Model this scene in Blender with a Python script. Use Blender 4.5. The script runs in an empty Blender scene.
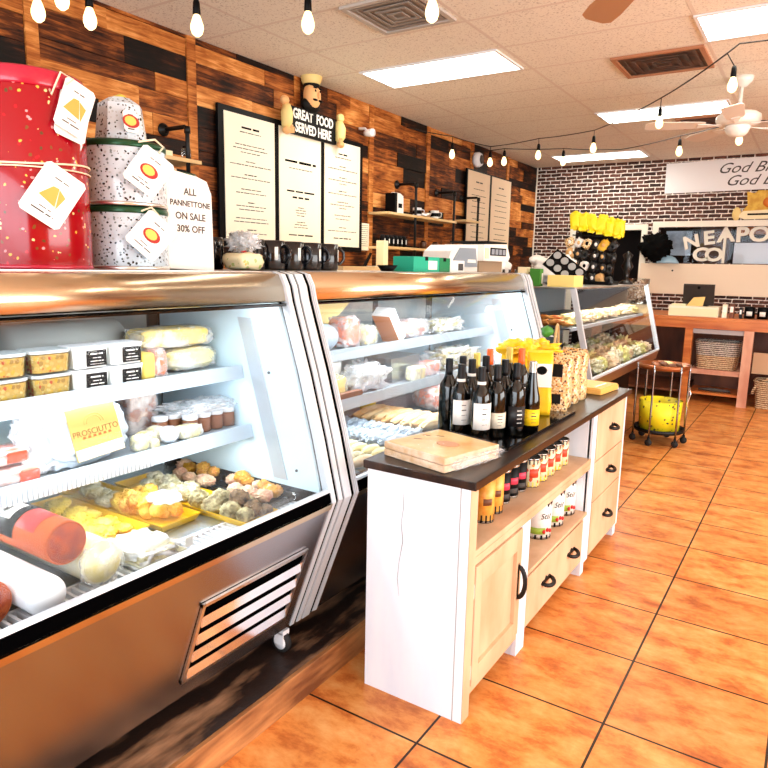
import bpy, bmesh, math, random
from mathutils import Vector, Matrix, noise as mnoise
R = math.radians
PI = math.pi
SC = bpy.context.scene
COL = SC.collection
random.seed(7)

# ------------------------------------------------------------------ camera, world, light, exposure
cam_d = bpy.data.cameras.new('camera'); cam = bpy.data.objects.new('camera', cam_d); COL.objects.link(cam)
F, YAW, PIT, ROL = 665.12, -0.57149, -0.17513, 0.02024
fw = Vector((math.sin(YAW)*math.cos(PIT), math.cos(YAW)*math.cos(PIT), math.sin(PIT)))
rt = Vector((math.cos(YAW), -math.sin(YAW), 0)); up = rt.cross(fw)
rt2 = rt*math.cos(ROL) + up*math.sin(ROL); up2 = up*math.cos(ROL) - rt*math.sin(ROL)
cam.matrix_world = Matrix(((rt2.x, up2.x, -fw.x, 0), (rt2.y, up2.y, -fw.y, 0), (rt2.z, up2.z, -fw.z, 1.48), (0, 0, 0, 1)))
cam_d.sensor_width = 36; cam_d.lens = F/768*36; cam_d.clip_start = .05
SC.camera = cam
SC.view_settings.view_transform = 'Standard'; SC.view_settings.look = 'None'
SC.view_settings.gamma = 1; SC.view_settings.use_curve_mapping = False
SC.view_settings.exposure = .62
SC.cycles.use_denoising = True
SC.cycles.max_bounces = 10; SC.cycles.transparent_max_bounces = 12
SC.cycles.sample_clamp_indirect = 6; SC.cycles.caustics_reflective = False; SC.cycles.caustics_refractive = False
w = bpy.data.worlds.new('sky'); SC.world = w; w.use_nodes = True
w.node_tree.nodes['Background'].inputs[0].default_value = (.82, .91, 1, 1)
w.node_tree.nodes['Background'].inputs[1].default_value = 2.2
def area(name, loc, rot, sx, sy, power, col=(1, 1, 1), parent=None):
    l = bpy.data.lights.new(name, 'AREA'); l.shape = 'RECTANGLE'; l.size = sx; l.size_y = sy; l.energy = power; l.color = col
    o = bpy.data.objects.new(name, l); COL.objects.link(o); o.location = loc; o.rotation_euler = rot
    if parent: o.parent = parent
    return o
# daylight through the glazed shop front behind the camera and the side window on the right
area('storefront_daylight', (-.6, -2.3, 1.5), (R(90), 0, 0), 5.6, 2.3, 125, (.86, .93, 1))
area('side_window_daylight', (3.55, 3.2, 1.55), (R(90), 0, R(90)), 5.0, 1.9, 140, (1, .94, .86))

# ------------------------------------------------------------------ materials
def c(r, g, b):
    f = lambda v: (v/255/12.92) if v/255 <= .04045 else ((v/255+.055)/1.055)**2.4
    return (f(r), f(g), f(b), 1)
MATS = {}
def mat(name, col, rough=.5, metal=0, emit=0, spec=.5, alpha=1, noise=None, bump=None, coat=0, trans=0):
    """noise=(scale, colour2, detail, stretch xyz, lo, hi)  bump=(scale, strength)"""
    if name in MATS: return MATS[name]
    m = bpy.data.materials.new(name); m.use_nodes = True; MATS[name] = m
    nt = m.node_tree; b = nt.nodes['Principled BSDF']
    b.inputs['Base Color'].default_value = col; b.inputs['Roughness'].default_value = rough
    b.inputs['Metallic'].default_value = metal; b.inputs['Specular IOR Level'].default_value = spec
    b.inputs['Coat Weight'].default_value = coat; b.inputs['Alpha'].default_value = alpha
    b.inputs['Transmission Weight'].default_value = trans
    if emit: b.inputs['Emission Color'].default_value = col; b.inputs['Emission Strength'].default_value = emit
    tc = nt.nodes.new('ShaderNodeTexCoord')
    if noise:
        sc_, c2, det, st, lo, hi = noise
        mp = nt.nodes.new('ShaderNodeMapping'); mp.inputs['Scale'].default_value = st
        nt.links.new(tc.outputs['Object'], mp.inputs[0])
        n = nt.nodes.new('ShaderNodeTexNoise'); n.inputs['Scale'].default_value = sc_; n.inputs['Detail'].default_value = det
        nt.links.new(mp.outputs[0], n.inputs[0])
        r = nt.nodes.new('ShaderNodeValToRGB'); r.color_ramp.elements[0].position = lo; r.color_ramp.elements[1].position = hi
        r.color_ramp.elements[0].color = col; r.color_ramp.elements[1].color = c2
        nt.links.new(n.outputs[0], r.inputs[0]); nt.links.new(r.outputs[0], b.inputs['Base Color'])
    if bump:
        n2 = nt.nodes.new('ShaderNodeTexNoise'); n2.inputs['Scale'].default_value = bump[0]; n2.inputs['Detail'].default_value = 4
        nt.links.new(tc.outputs['Object'], n2.inputs[0])
        bp = nt.nodes.new('ShaderNodeBump'); bp.inputs['Strength'].default_value = bump[1]; bp.inputs['Distance'].default_value = .01
        nt.links.new(n2.outputs[0], bp.inputs['Height']); nt.links.new(bp.outputs[0], b.inputs['Normal'])
    return m
def glassmat(name, tint=(1, 1, 1, 1), refl=.6, rough=.02, ior=1.45):
    if name in MATS: return MATS[name]
    m = bpy.data.materials.new(name); m.use_nodes = True; MATS[name] = m
    nt = m.node_tree; nt.nodes.clear()
    o = nt.nodes.new('ShaderNodeOutputMaterial'); mx = nt.nodes.new('ShaderNodeMixShader')
    t = nt.nodes.new('ShaderNodeBsdfTransparent'); t.inputs[0].default_value = tint
    g = nt.nodes.new('ShaderNodeBsdfGlossy'); g.inputs['Roughness'].default_value = rough
    fr = nt.nodes.new('ShaderNodeFresnel'); fr.inputs[0].default_value = ior
    ml = nt.nodes.new('ShaderNodeMath'); ml.operation = 'MULTIPLY'; ml.inputs[1].default_value = refl
    nt.links.new(fr.outputs[0], ml.inputs[0]); nt.links.new(ml.outputs[0], mx.inputs[0])
    nt.links.new(t.outputs[0], mx.inputs[1]); nt.links.new(g.outputs[0], mx.inputs[2]); nt.links.new(mx.outputs[0], o.inputs[0])
    return m
def filmmat(name, white=.25, tint=(.95, .97, 1, 1)):
    """crinkled plastic film: partly see-through, partly milky and shiny"""
    if name in MATS: return MATS[name]
    m = bpy.data.materials.new(name); m.use_nodes = True; MATS[name] = m
    nt = m.node_tree; b = nt.nodes['Principled BSDF']
    b.inputs['Base Color'].default_value = tint; b.inputs['Roughness'].default_value = .12
    n = nt.nodes.new('ShaderNodeTexNoise'); n.inputs['Scale'].default_value = 22; n.inputs['Detail'].default_value = 5
    tc = nt.nodes.new('ShaderNodeTexCoord'); nt.links.new(tc.outputs['Object'], n.inputs[0])
    r = nt.nodes.new('ShaderNodeValToRGB'); r.color_ramp.elements[0].position = .4; r.color_ramp.elements[1].position = .68
    r.color_ramp.elements[0].color = (white*.5,)*3+(1,); r.color_ramp.elements[1].color = (min(1, white*2.2),)*3+(1,)
    nt.links.new(n.outputs[0], r.inputs[0]); nt.links.new(r.outputs[0], b.inputs['Alpha'])
    bp = nt.nodes.new('ShaderNodeBump'); bp.inputs['Strength'].default_value = .8; bp.inputs['Distance'].default_value = .01
    nt.links.new(n.outputs[0], bp.inputs['Height']); nt.links.new(bp.outputs[0], b.inputs['Normal'])
    return m
def spots(name, base, cols, scale, thr=.25, rough=.4, **k):
    """base colour with scattered voronoi flecks of several colours"""
    if name in MATS: return MATS[name]
    m = mat(name, base, rough, **k); nt = m.node_tree; b = nt.nodes['Principled BSDF']
    tc = nt.nodes.new('ShaderNodeTexCoord'); v = nt.nodes.new('ShaderNodeTexVoronoi'); v.inputs['Scale'].default_value = scale
    wn = nt.nodes.new('ShaderNodeTexNoise'); wn.inputs['Scale'].default_value = scale*.8
    ad = nt.nodes.new('ShaderNodeVectorMath'); ad.operation = 'MULTIPLY_ADD'; ad.inputs[1].default_value = (.012*60/scale,)*3
    nt.links.new(tc.outputs['Object'], wn.inputs[0]); nt.links.new(wn.outputs['Color'], ad.inputs[0]); nt.links.new(tc.outputs['Object'], ad.inputs[2])
    nt.links.new(ad.outputs[0], v.inputs['Vector'])
    rc = nt.nodes.new('ShaderNodeValToRGB'); rc.color_ramp.interpolation = 'CONSTANT'
    sp = nt.nodes.new('ShaderNodeSeparateColor'); nt.links.new(v.outputs['Color'], sp.inputs[0]); nt.links.new(sp.outputs[0], rc.inputs[0])
    els = rc.color_ramp.elements
    els[0].position = 0; els[0].color = cols[0]
    els[1].position = 1/len(cols); els[1].color = cols[1 % len(cols)]
    for i in range(2, len(cols)):
        e = els.new(i/len(cols)); e.color = cols[i]
    th = nt.nodes.new('ShaderNodeMath'); th.operation = 'LESS_THAN'; th.inputs[1].default_value = thr
    nt.links.new(v.outputs['Distance'], th.inputs[0])
    mx = nt.nodes.new('ShaderNodeMix'); mx.data_type = 'RGBA'
    nt.links.new(th.outputs[0], mx.inputs['Factor']); mx.inputs['A'].default_value = base; nt.links.new(rc.outputs[0], mx.inputs['B'])
    nt.links.new(mx.outputs['Result'], b.inputs['Base Color'])
    return m

# ------------------------------------------------------------------ mesh helpers
def wloc(p):
    v = Vector((0, 0, 0))
    while p is not None: v = v + p.location; p = p.parent
    return v
class MB:
    def __init__(s, smooth=False): s.bm = bmesh.new(); s.mi = 0; s.smooth = smooth; s.xf = None
    def _new(s, vs, fs, smooth=None):
        if s.xf is not None: vs = [s.xf @ Vector(v) for v in vs]
        bv = [s.bm.verts.new(v) for v in vs]
        for f in fs:
            try: fc = s.bm.faces.new([bv[i] for i in f])
            except ValueError: continue
            fc.material_index = s.mi; fc.smooth = s.smooth if smooth is None else smooth
        return bv
    def box(s, x0, x1, y0, y1, z0, z1, bev=0):
        vs = [(x, y, z) for x in (x0, x1) for y in (y0, y1) for z in (z0, z1)]
        fs = [(0, 1, 3, 2), (4, 6, 7, 5), (0, 4, 5, 1), (2, 3, 7, 6), (0, 2, 6, 4), (1, 5, 7, 3)]
        bv = s._new(vs, fs, False)
        if bev:
            es = list({e for v in bv for e in v.link_edges})
            r = bmesh.ops.bevel(s.bm, geom=es, offset=bev, segments=2, affect='EDGES', profile=.7)
            for f in r['faces']: f.material_index = s.mi
        return s
    def prism(s, pts, axis, a, b, smooth=False):
        """pts: polygon in the two other axes (order x,y,z); extruded along axis from a to b"""
        n = len(pts)
        def V(p, t): return {'x': (t, p[0], p[1]), 'y': (p[0], t, p[1]), 'z': (p[0], p[1], t)}[axis]
        vs = [V(p, a) for p in pts] + [V(p, b) for p in pts]
        fs = [tuple(range(n))[::-1], tuple(range(n, 2*n))] + [(i, (i+1) % n, n+(i+1) % n, n+i) for i in range(n)]
        s._new(vs, fs, smooth); return s
    def lathe(s, prof, cx=0, cy=0, cz=0, seg=24, axis='z', squash=1, a0=0, a1=2*PI):
        full = abs(a1-a0-2*PI) < 1e-4; n = seg if full else seg+1
        vs = []
        for r, h in prof:
            for i in range(n):
                a = a0+(a1-a0)*i/seg; u, v = r*math.cos(a), r*math.sin(a)*squash
                vs.append({'z': (cx+u, cy+v, cz+h), 'x': (cx+h, cy+u, cz+v), 'y': (cx+u, cy+h, cz+v)}[axis])
        fs = []
        m = n if full else n-1
        for k in range(len(prof)-1):
            for i in range(m): fs.append((k*n+i, k*n+(i+1) % n, (k+1)*n+(i+1) % n, (k+1)*n+i))
        if full:
            if prof[0][0] > 1e-5: fs.append(tuple(range(n))[::-1])
            if prof[-1][0] > 1e-5: fs.append(tuple((len(prof)-1)*n+i for i in range(n)))
        s._new(vs, fs, True)
        return s
    def tube(s, pts, r, seg=8, closed=False, flat=1):
        P = [Vector(p) for p in pts]; n = len(P); vs = []; rs = r if isinstance(r, (list, tuple)) else [r]*n
        prevn = None
        for i in range(n):
            if closed: t = (P[(i+1) % n]-P[i-1]).normalized()
            else: t = (P[min(i+1, n-1)]-P[max(i-1, 0)]).normalized()
            if prevn is None:
                a = Vector((0, 0, 1)) if abs(t.z) < .9 else Vector((1, 0, 0)); nn = t.cross(a).normalized()
            else: nn = (prevn - t*prevn.dot(t)).normalized()
            prevn = nn; bb = t.cross(nn)
            for k in range(seg):
                a = 2*PI*k/seg; vs.append(P[i]+nn*math.cos(a)*rs[i]+bb*math.sin(a)*rs[i]*flat)
        fs = []
        for i in range(n if closed else n-1):
            j = (i+1) % n
            for k in range(seg): fs.append((i*seg+k, i*seg+(k+1) % seg, j*seg+(k+1) % seg, j*seg+k))
        if not closed: fs += [tuple(range(seg))[::-1], tuple((n-1)*seg+k for k in range(seg))]
        s._new(vs, fs, True); return s
    def ball(s, cx, cy, cz, rx, ry=None, rz=None, sub=3, amp=0, freq=8, seed=0, floor=None, power=1):
        ry = ry or rx; rz = rz or rx
        b = bmesh.new(); bmesh.ops.create_icosphere(b, subdivisions=sub, radius=1)
        vs = []
        for v in b.verts:
            p = v.co.copy()
            if power != 1: p = Vector([math.copysign(abs(q)**power, q) for q in p]); 
            k = 1+amp*mnoise.noise(p*freq*.3+Vector((seed*3.1, seed*1.7, seed)))*2
            z = cz+p.z*rz*k
            if floor is not None and z < floor: z = floor
            vs.append((cx+p.x*rx*k, cy+p.y*ry*k, z))
        fs = [tuple(x.index for x in f.verts) for f in b.faces]; b.free()
        s._new(vs, fs, True); return s
    def quad(s, *vs): s._new(vs, [tuple(range(len(vs)))], False); return s
    def build(s, name, m, parent=None, local=False):
        bmesh.ops.recalc_face_normals(s.bm, faces=s.bm.faces)
        if not local and parent is not None:
            o = wloc(parent)
            bmesh.ops.translate(s.bm, verts=s.bm.verts, vec=-o)
        me = bpy.data.meshes.new(name); s.bm.to_mesh(me); s.bm.free()
        for q in (m if isinstance(m, (list, tuple)) else [m]): me.materials.append(q)
        ob = bpy.data.objects.new(name, me); COL.objects.link(ob)
        if parent is not None: ob.parent = parent
        return ob
def thing(name, label, cat, loc, group=None, rz=0):
    o = bpy.data.objects.new(name, None); COL.objects.link(o); o.location = loc; o.rotation_euler.z = rz
    o.empty_display_size = .05
    o['label'] = label; o['category'] = cat
    if group: o['group'] = group
    return o
def tag(o, label, cat, group=None, kind=None):
    o['label'] = label; o['category'] = cat
    if group: o['group'] = group
    if kind: o['kind'] = kind
    return o
def struct(mb, name, m):
    o = mb.build(name, m); o['kind'] = 'structure'; return o
def copy_tree(o, parent=None):
    q = o.copy(); COL.objects.link(q)
    if parent: q.parent = parent
    for ch in o.children: copy_tree(ch, q)
    return q
def dup(o, loc, label, rz=0, group=None, sc=None):
    q = copy_tree(o); q.location = loc; q.rotation_euler.z = rz; q['label'] = label
    if group: q['group'] = group
    if sc: q.scale = (sc,)*3 if not isinstance(sc, tuple) else sc
    return q
def text(s, size, m, parent, M, name='lettering', ext=.001, shear=0, width=1, align='CENTER', bold=0, local=False):
    cu = bpy.data.curves.new('t', 'FONT'); cu.body = s; cu.size = size; cu.extrude = ext; cu.shear = shear; cu.align_x = align; cu.align_y = 'CENTER'
    cu.offset = bold; cu.resolution_u = 3
    ob = bpy.data.objects.new('t', cu); COL.objects.link(ob)
    dg = bpy.context.evaluated_depsgraph_get(); dg.update()
    me = bpy.data.meshes.new_from_object(ob.evaluated_get(dg)); bpy.data.objects.remove(ob); bpy.data.curves.remove(cu)
    me.transform(M @ Matrix.Diagonal((width, 1, 1, 1)))
    if parent is not None and not local: me.transform(Matrix.Translation(-wloc(parent)))
    me.name = name; me.materials.clear(); me.materials.append(m)
    o = bpy.data.objects.new(name, me); COL.objects.link(o)
    if parent is not None: o.parent = parent
    return o
def MX(x, y, z): return Matrix(((0, 0, 1, x), (1, 0, 0, y), (0, 1, 0, z), (0, 0, 0, 1)))       # faces +X, reads along +Y
def MY(x, y, z): return Matrix(((1, 0, 0, x), (0, 0, -1, y), (0, 1, 0, z), (0, 0, 0, 1)))      # faces -Y, reads along +X
def scribble(mb, M, width, rows, rnd, h=.004, t=.001):
    """rows of tiny word strokes centred on the frame M: (offset, fraction of width, thickness factor)"""
    for off, frac, k in rows:
        L = width*frac; x = -L/2
        while x < L/2:
            wl = rnd.uniform(.35, 1.0)*h*9*k
            if x+wl > L/2: wl = L/2-x
            if wl < h*.6: break
            hh = h*k*rnd.uniform(.35, .5)
            vs = [(x, off-hh, 0), (x+wl, off-hh, 0), (x+wl, off+hh, 0), (x, off+hh, 0)]
            old = mb.xf; mb.xf = None
            vv = [M @ Vector(v) for v in vs] + [M @ Vector((v[0], v[1], t)) for v in vs]
            mb._new(vv, [(4, 5, 6, 7), (0, 1, 5, 4), (1, 2, 6, 5), (2, 3, 7, 6), (3, 0, 4, 7)], False); mb.xf = old
            x += wl+h*1.1*k

# shared materials
m_white = mat('white_paint', c(236, 238, 242), .5)
m_black = mat('black_plastic', (.002, .002, .0025, 1), .4, spec=.1)
m_blackmetal = mat('black_iron', (.004, .004, .004, 1), .45, spec=.3)
m_steel = mat('stainless_steel', (.80, .78, .76, 1), .28, 1)
m_chrome = mat('chrome', (.9, .9, .9, 1), .12, 1)
m_glass = glassmat('case_glass', (.97, .99, 1, 1), .22)
m_liner = mat('white_case_liner', c(204, 230, 242), .4)
m_paper = mat('white_paper', c(246, 244, 238), .8)
m_ink = mat('black_ink', (.004, .004, .004, 1), .9, spec=.1)
m_grayink = mat('grey_ink', c(70, 66, 64), .8)
m_film = filmmat('plastic_film', .28)
m_filmw = filmmat('milky_film', .6, (.97, .98, 1, 1))
m_clear = glassmat('clear_plastic', (.96, .98, .99, 1), .8, .08)
m_cream = mat('cream', c(245, 232, 190), .6)
m_yellow = mat('bright_yellow', c(250, 212, 20), .5)
m_red = mat('red', c(200, 30, 24), .5)
m_green = mat('green', c(60, 130, 40), .5)
m_rubber = mat('black_rubber', c(22, 20, 20), .7)
m_labelblack = mat('black_label', (.003, .003, .004, 1), .5, spec=.2)

# ------------------------------------------------------------------ structure
XL, YF, ZC, XR, YB = -3.55, 9.43, 2.90, 3.6, -2.35
def nodes_of(m): return m.node_tree, m.node_tree.nodes['Principled BSDF']
def tile_mat():
    m = mat('floor_tile', (.8, .4, .1, 1), .3, spec=.3); nt, b = nodes_of(m)
    tc = nt.nodes.new('ShaderNodeTexCoord'); mp = nt.nodes.new('ShaderNodeMapping'); mp.inputs['Location'].default_value = (.44+.466*40, -2.072+.431*40, 0)
    br = nt.nodes.new('ShaderNodeTexBrick'); br.offset = 0; br.squash = 1
    br.inputs['Scale'].default_value = 1; br.inputs['Mortar Size'].default_value = .0042; br.inputs['Mortar Smooth'].default_value = .05
    br.inputs['Brick Width'].default_value = .466; br.inputs['Row Height'].default_value = .431
    br.inputs['Color1'].default_value = (0, 0, 0, 1); br.inputs['Color2'].default_value = (1, 1, 1, 1); br.inputs['Mortar'].default_value = (.5, .5, .5, 1)
    nt.links.new(tc.outputs['Object'], mp.inputs[0]); nt.links.new(mp.outputs[0], br.inputs[0])
    n = nt.nodes.new('ShaderNodeTexNoise'); n.inputs['Scale'].default_value = 5.5; n.inputs['Detail'].default_value = 10; n.inputs['Roughness'].default_value = .7; n.inputs['Distortion'].default_value = .15
    mp2 = nt.nodes.new('ShaderNodeMapping'); mp2.inputs['Scale'].default_value = (1, 1.7, 1)
    nt.links.new(tc.outputs['Object'], mp2.inputs[0]); nt.links.new(mp2.outputs[0], n.inputs[0])
    r = nt.nodes.new('ShaderNodeValToRGB'); e = r.color_ramp.elements
    e[0].position = .30; e[0].color = c(160, 82, 36); e[1].position = .72; e[1].color = c(236, 176, 110)
    k = e.new(.41); k.color = c(198, 112, 52); k = e.new(.50); k.color = c(220, 140, 70)
    nt.links.new(n.outputs[0], r.inputs[0])
    hs = nt.nodes.new('ShaderNodeHueSaturation'); nt.links.new(r.outputs[0], hs.inputs['Color'])
    mr = nt.nodes.new('ShaderNodeMapRange'); mr.inputs[3].default_value = .88; mr.inputs[4].default_value = 1.08
    sp = nt.nodes.new('ShaderNodeSeparateColor'); nt.links.new(br.outputs['Color'], sp.inputs[0]); nt.links.new(sp.outputs[0], mr.inputs[0]); nt.links.new(mr.outputs[0], hs.inputs['Value'])
    mx = nt.nodes.new('ShaderNodeMix'); mx.data_type = 'RGBA'; nt.links.new(br.outputs['Fac'], mx.inputs['Factor'])
    nt.links.new(hs.outputs[0], mx.inputs['A']); mx.inputs['B'].default_value = c(38, 24, 16)
    nt.links.new(mx.outputs['Result'], b.inputs['Base Color'])
    rr = nt.nodes.new('ShaderNodeMapRange'); rr.inputs[3].default_value = .2; rr.inputs[4].default_value = .48
    nt.links.new(n.outputs[0], rr.inputs[0]); nt.links.new(rr.outputs[0], b.inputs['Roughness'])
    bp = nt.nodes.new('ShaderNodeBump'); bp.inputs['Strength'].default_value = .35; bp.inputs['Distance'].default_value = .004; bp.invert = True
    nt.links.new(br.outputs['Fac'], bp.inputs['Height']); nt.links.new(bp.outputs[0], b.inputs['Normal'])
    return m
struct(MB().box(XL-.2, XR+.2, YB-.2, YF+.2, -.1, 0), 'floor', tile_mat())

def ceil_mat():
    m = mat('ceiling_tile', c(222, 214, 204), .85); nt, b = nodes_of(m)
    tc = nt.nodes.new('ShaderNodeTexCoord'); mp = nt.nodes.new('ShaderNodeMapping'); mp.inputs['Location'].default_value = (3.05+1.148*20, -4.31+.54*40, 0)
    br = nt.nodes.new('ShaderNodeTexBrick'); br.offset = 0; br.squash = 1
    br.inputs['Scale'].default_value = 1; br.inputs['Mortar Size'].default_value = .012; br.inputs['Mortar Smooth'].default_value = .1
    br.inputs['Brick Width'].default_value = 1.148; br.inputs['Row Height'].default_value = .54
    nt.links.new(tc.outputs['Object'], mp.inputs[0]); nt.links.new(mp.outputs[0], br.inputs[0])
    n = nt.nodes.new('ShaderNodeTexNoise'); n.inputs['Scale'].default_value = 95; n.inputs['Detail'].default_value = 3
    nt.links.new(tc.outputs['Object'], n.inputs[0])
    r = nt.nodes.new('ShaderNodeValToRGB'); e = r.color_ramp.elements; e[0].position = .34; e[0].color = c(200, 190, 176); e[1].position = .44; e[1].color = c(242, 236, 222)
    nt.links.new(n.outputs[0], r.inputs[0])
    mx = nt.nodes.new('ShaderNodeMix'); mx.data_type = 'RGBA'; nt.links.new(br.outputs['Fac'], mx.inputs['Factor'])
    nt.links.new(r.outputs[0], mx.inputs['A']); mx.inputs['B'].default_value = c(226, 214, 200)
    nt.links.new(mx.outputs['Result'], b.inputs['Base Color'])
    bp = nt.nodes.new('ShaderNodeBump'); bp.inputs['Strength'].default_value = .6; bp.inputs['Distance'].default_value = .01
    nt.links.new(br.outputs['Fac'], bp.inputs['Height']); nt.links.new(bp.outputs[0], b.inputs['Normal'])
    return m
struct(MB().box(XL-.2, XR+.2, YB-.2, YF+.2, ZC, ZC+.1), 'ceiling', ceil_mat())

def plank_wall():
    m = mat('reclaimed_plank', (.3, .12, .04, 1), .6, spec=.2); nt, b = nodes_of(m)
    at = nt.nodes.new('ShaderNodeAttribute'); at.attribute_name = 'tone'
    tc = nt.nodes.new('ShaderNodeTexCoord'); mp = nt.nodes.new('ShaderNodeMapping'); mp.inputs['Scale'].default_value = (1, .14, 1.6)
    off = nt.nodes.new('ShaderNodeVectorMath'); off.operation = 'MULTIPLY_ADD'; off.inputs[1].default_value = (9, 9, 9)
    nt.links.new(at.outputs['Color'], off.inputs[0]); nt.links.new(tc.outputs['Object'], off.inputs[2]); nt.links.new(off.outputs[0], mp.inputs[0])
    n = nt.nodes.new('ShaderNodeTexNoise'); n.inputs['Scale'].default_value = 26; n.inputs['Detail'].default_value = 8; n.inputs['Roughness'].default_value = .65; n.inputs['Distortion'].default_value = .8
    nt.links.new(mp.outputs[0], n.inputs[0])
    n3 = nt.nodes.new('ShaderNodeTexNoise'); n3.inputs['Scale'].default_value = 4; n3.inputs['Detail'].default_value = 3
    nt.links.new(off.outputs[0], n3.inputs[0])
    r = nt.nodes.new('ShaderNodeValToRGB'); e = r.color_ramp.elements
    e[0].position = 0; e[0].color = c(12, 6, 3); e[1].position = 1; e[1].color = c(236, 170, 100)
    for p_, cc in ((.2, c(34, 16, 8)), (.4, c(92, 46, 18)), (.6, c(160, 88, 36)), (.8, c(202, 128, 62))):
        k = e.new(p_); k.color = cc
    sp = nt.nodes.new('ShaderNodeSeparateColor'); nt.links.new(at.outputs['Color'], sp.inputs[0])
    a1 = nt.nodes.new('ShaderNodeMath'); a1.operation = 'MULTIPLY_ADD'; a1.inputs[1].default_value = 1.25; a1.inputs[2].default_value = -.63
    nt.links.new(n.outputs[0], a1.inputs[0])
    a3 = nt.nodes.new('ShaderNodeMath'); a3.operation = 'MULTIPLY_ADD'; a3.inputs[1].default_value = .8; a3.inputs[2].default_value = -.4
    nt.links.new(n3.outputs[0], a3.inputs[0])
    a2 = nt.nodes.new('ShaderNodeMath'); nt.links.new(a1.outputs[0], a2.inputs[0]); nt.links.new(sp.outputs[0], a2.inputs[1])
    a4 = nt.nodes.new('ShaderNodeMath'); nt.links.new(a2.outputs[0], a4.inputs[0]); nt.links.new(a3.outputs[0], a4.inputs[1])
    nt.links.new(a4.outputs[0], r.inputs[0]); nt.links.new(r.outputs[0], b.inputs['Base Color'])
    bp = nt.nodes.new('ShaderNodeBump'); bp.inputs['Strength'].default_value = .35; bp.inputs['Distance'].default_value = .006
    nt.links.new(n.outputs[0], bp.inputs['Height']); nt.links.new(bp.outputs[0], b.inputs['Normal'])
    rnd = random.Random(21); bm = bmesh.new(); lay = bm.loops.layers.float_color.new('tone')
    def add(y0, y1, z0, z1, x, tone):
        g = .0015
        vs = [bm.verts.new(p) for p in ((XL-.03, y0+g, z0+g), (x, y0+g, z0+g), (x, y0+g, z1-g), (XL-.03, y0+g, z1-g), (XL-.03, y1-g, z0+g), (x, y1-g, z0+g), (x, y1-g, z1-g), (XL-.03, y1-g, z1-g))]
        col = (tone, rnd.random(), rnd.random(), 1)
        for f in ((1, 5, 6, 2), (0, 1, 2, 3), (5, 4, 7, 6), (3, 2, 6, 7), (0, 4, 5, 1)):
            fc = bm.faces.new([vs[i] for i in f])
            for lp in fc.loops: lp[lay] = col
    trims = [-1.1, -.03, 1.03, 2.09, 3.14, 4.18, 5.21, 6.26, 7.3, 8.36]
    edges = [YB] + trims + [YF]
    for t in trims: add(t-.036, t+.036, 0, ZC, XL+.016, rnd.uniform(.62, .75))
    for a_, b_ in zip(edges[:-1], edges[1:]):
        y0 = a_+(.036 if a_ in trims else 0); y1 = b_-(.036 if b_ in trims else 0)
        z = 0
        while z < ZC-.02:
            h = rnd.choice((.09, .11, .13, .13, .15)); h = min(h, ZC-z); y = y0
            while y < y1-.02:
                L = rnd.uniform(.28, .85)
                if y+L > y1-.2: L = y1-y
                q = rnd.random()
                tone = rnd.uniform(.03, .2) if q < .32 else rnd.uniform(.3, .52) if q < .7 else rnd.uniform(.58, .84)
                add(y, y+L, z, z+h, XL+rnd.uniform(0, .012), tone); y += L
            z += h
    me = bpy.data.meshes.new('wall_left'); bm.to_mesh(me); bm.free(); me.materials.append(m)
    o = bpy.data.objects.new('wall_left', me); COL.objects.link(o); o['kind'] = 'structure'
plank_wall()
struct(MB().box(XL-.2, XL-.03, YB-.2, YF+.2, 0, ZC), 'wall_left_core', mat('dark_backing', c(30, 18, 12), .9))

def brick_mat():
    m = mat('brick', (.2, .08, .05, 1), .8); nt, b = nodes_of(m)
    tc = nt.nodes.new('ShaderNodeTexCoord'); mp = nt.nodes.new('ShaderNodeMapping'); mp.inputs['Rotation'].default_value = (R(90), 0, 0)
    wn = nt.nodes.new('ShaderNodeTexNoise'); wn.inputs['Scale'].default_value = 9
    ad = nt.nodes.new('ShaderNodeVectorMath'); ad.operation = 'MULTIPLY_ADD'; ad.inputs[1].default_value = (.02, .02, .02)
    nt.links.new(tc.outputs['Object'], mp.inputs[0]); nt.links.new(mp.outputs[0], wn.inputs[0]); nt.links.new(wn.outputs['Color'], ad.inputs[0]); nt.links.new(mp.outputs[0], ad.inputs[2])
    br = nt.nodes.new('ShaderNodeTexBrick'); br.inputs['Scale'].default_value = 1; br.inputs['Brick Width'].default_value = .148; br.inputs['Row Height'].default_value = .05
    br.inputs['Mortar Size'].default_value = .0065; br.inputs['Mortar Smooth'].default_value = .2
    br.inputs['Color1'].default_value = c(46, 24, 20); br.inputs['Color2'].default_value = c(106, 64, 50); br.inputs['Mortar'].default_value = c(238, 230, 222)
    nt.links.new(ad.outputs[0], br.inputs[0])
    n = nt.nodes.new('ShaderNodeTexNoise'); n.inputs['Scale'].default_value = 30; n.inputs['Detail'].default_value = 5; nt.links.new(tc.outputs['Object'], n.inputs[0])
    mr = nt.nodes.new('ShaderNodeMapRange'); mr.inputs[1].default_value = .3; mr.inputs[2].default_value = .7; mr.inputs[3].default_value = .45; mr.inputs[4].default_value = 1.45
    nt.links.new(n.outputs[0], mr.inputs[0])
    hs = nt.nodes.new('ShaderNodeHueSaturation'); nt.links.new(br.outputs['Color'], hs.inputs['Color']); nt.links.new(mr.outputs[0], hs.inputs['Value'])
    nt.links.new(hs.outputs[0], b.inputs['Base Color'])
    bp = nt.nodes.new('ShaderNodeBump'); bp.inputs['Strength'].default_value = .8; bp.inputs['Distance'].default_value = .01; bp.invert = True
    nt.links.new(br.outputs['Fac'], bp.inputs['Height']); nt.links.new(bp.outputs[0], b.inputs['Normal'])
    return m
m_brick = brick_mat()
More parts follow.
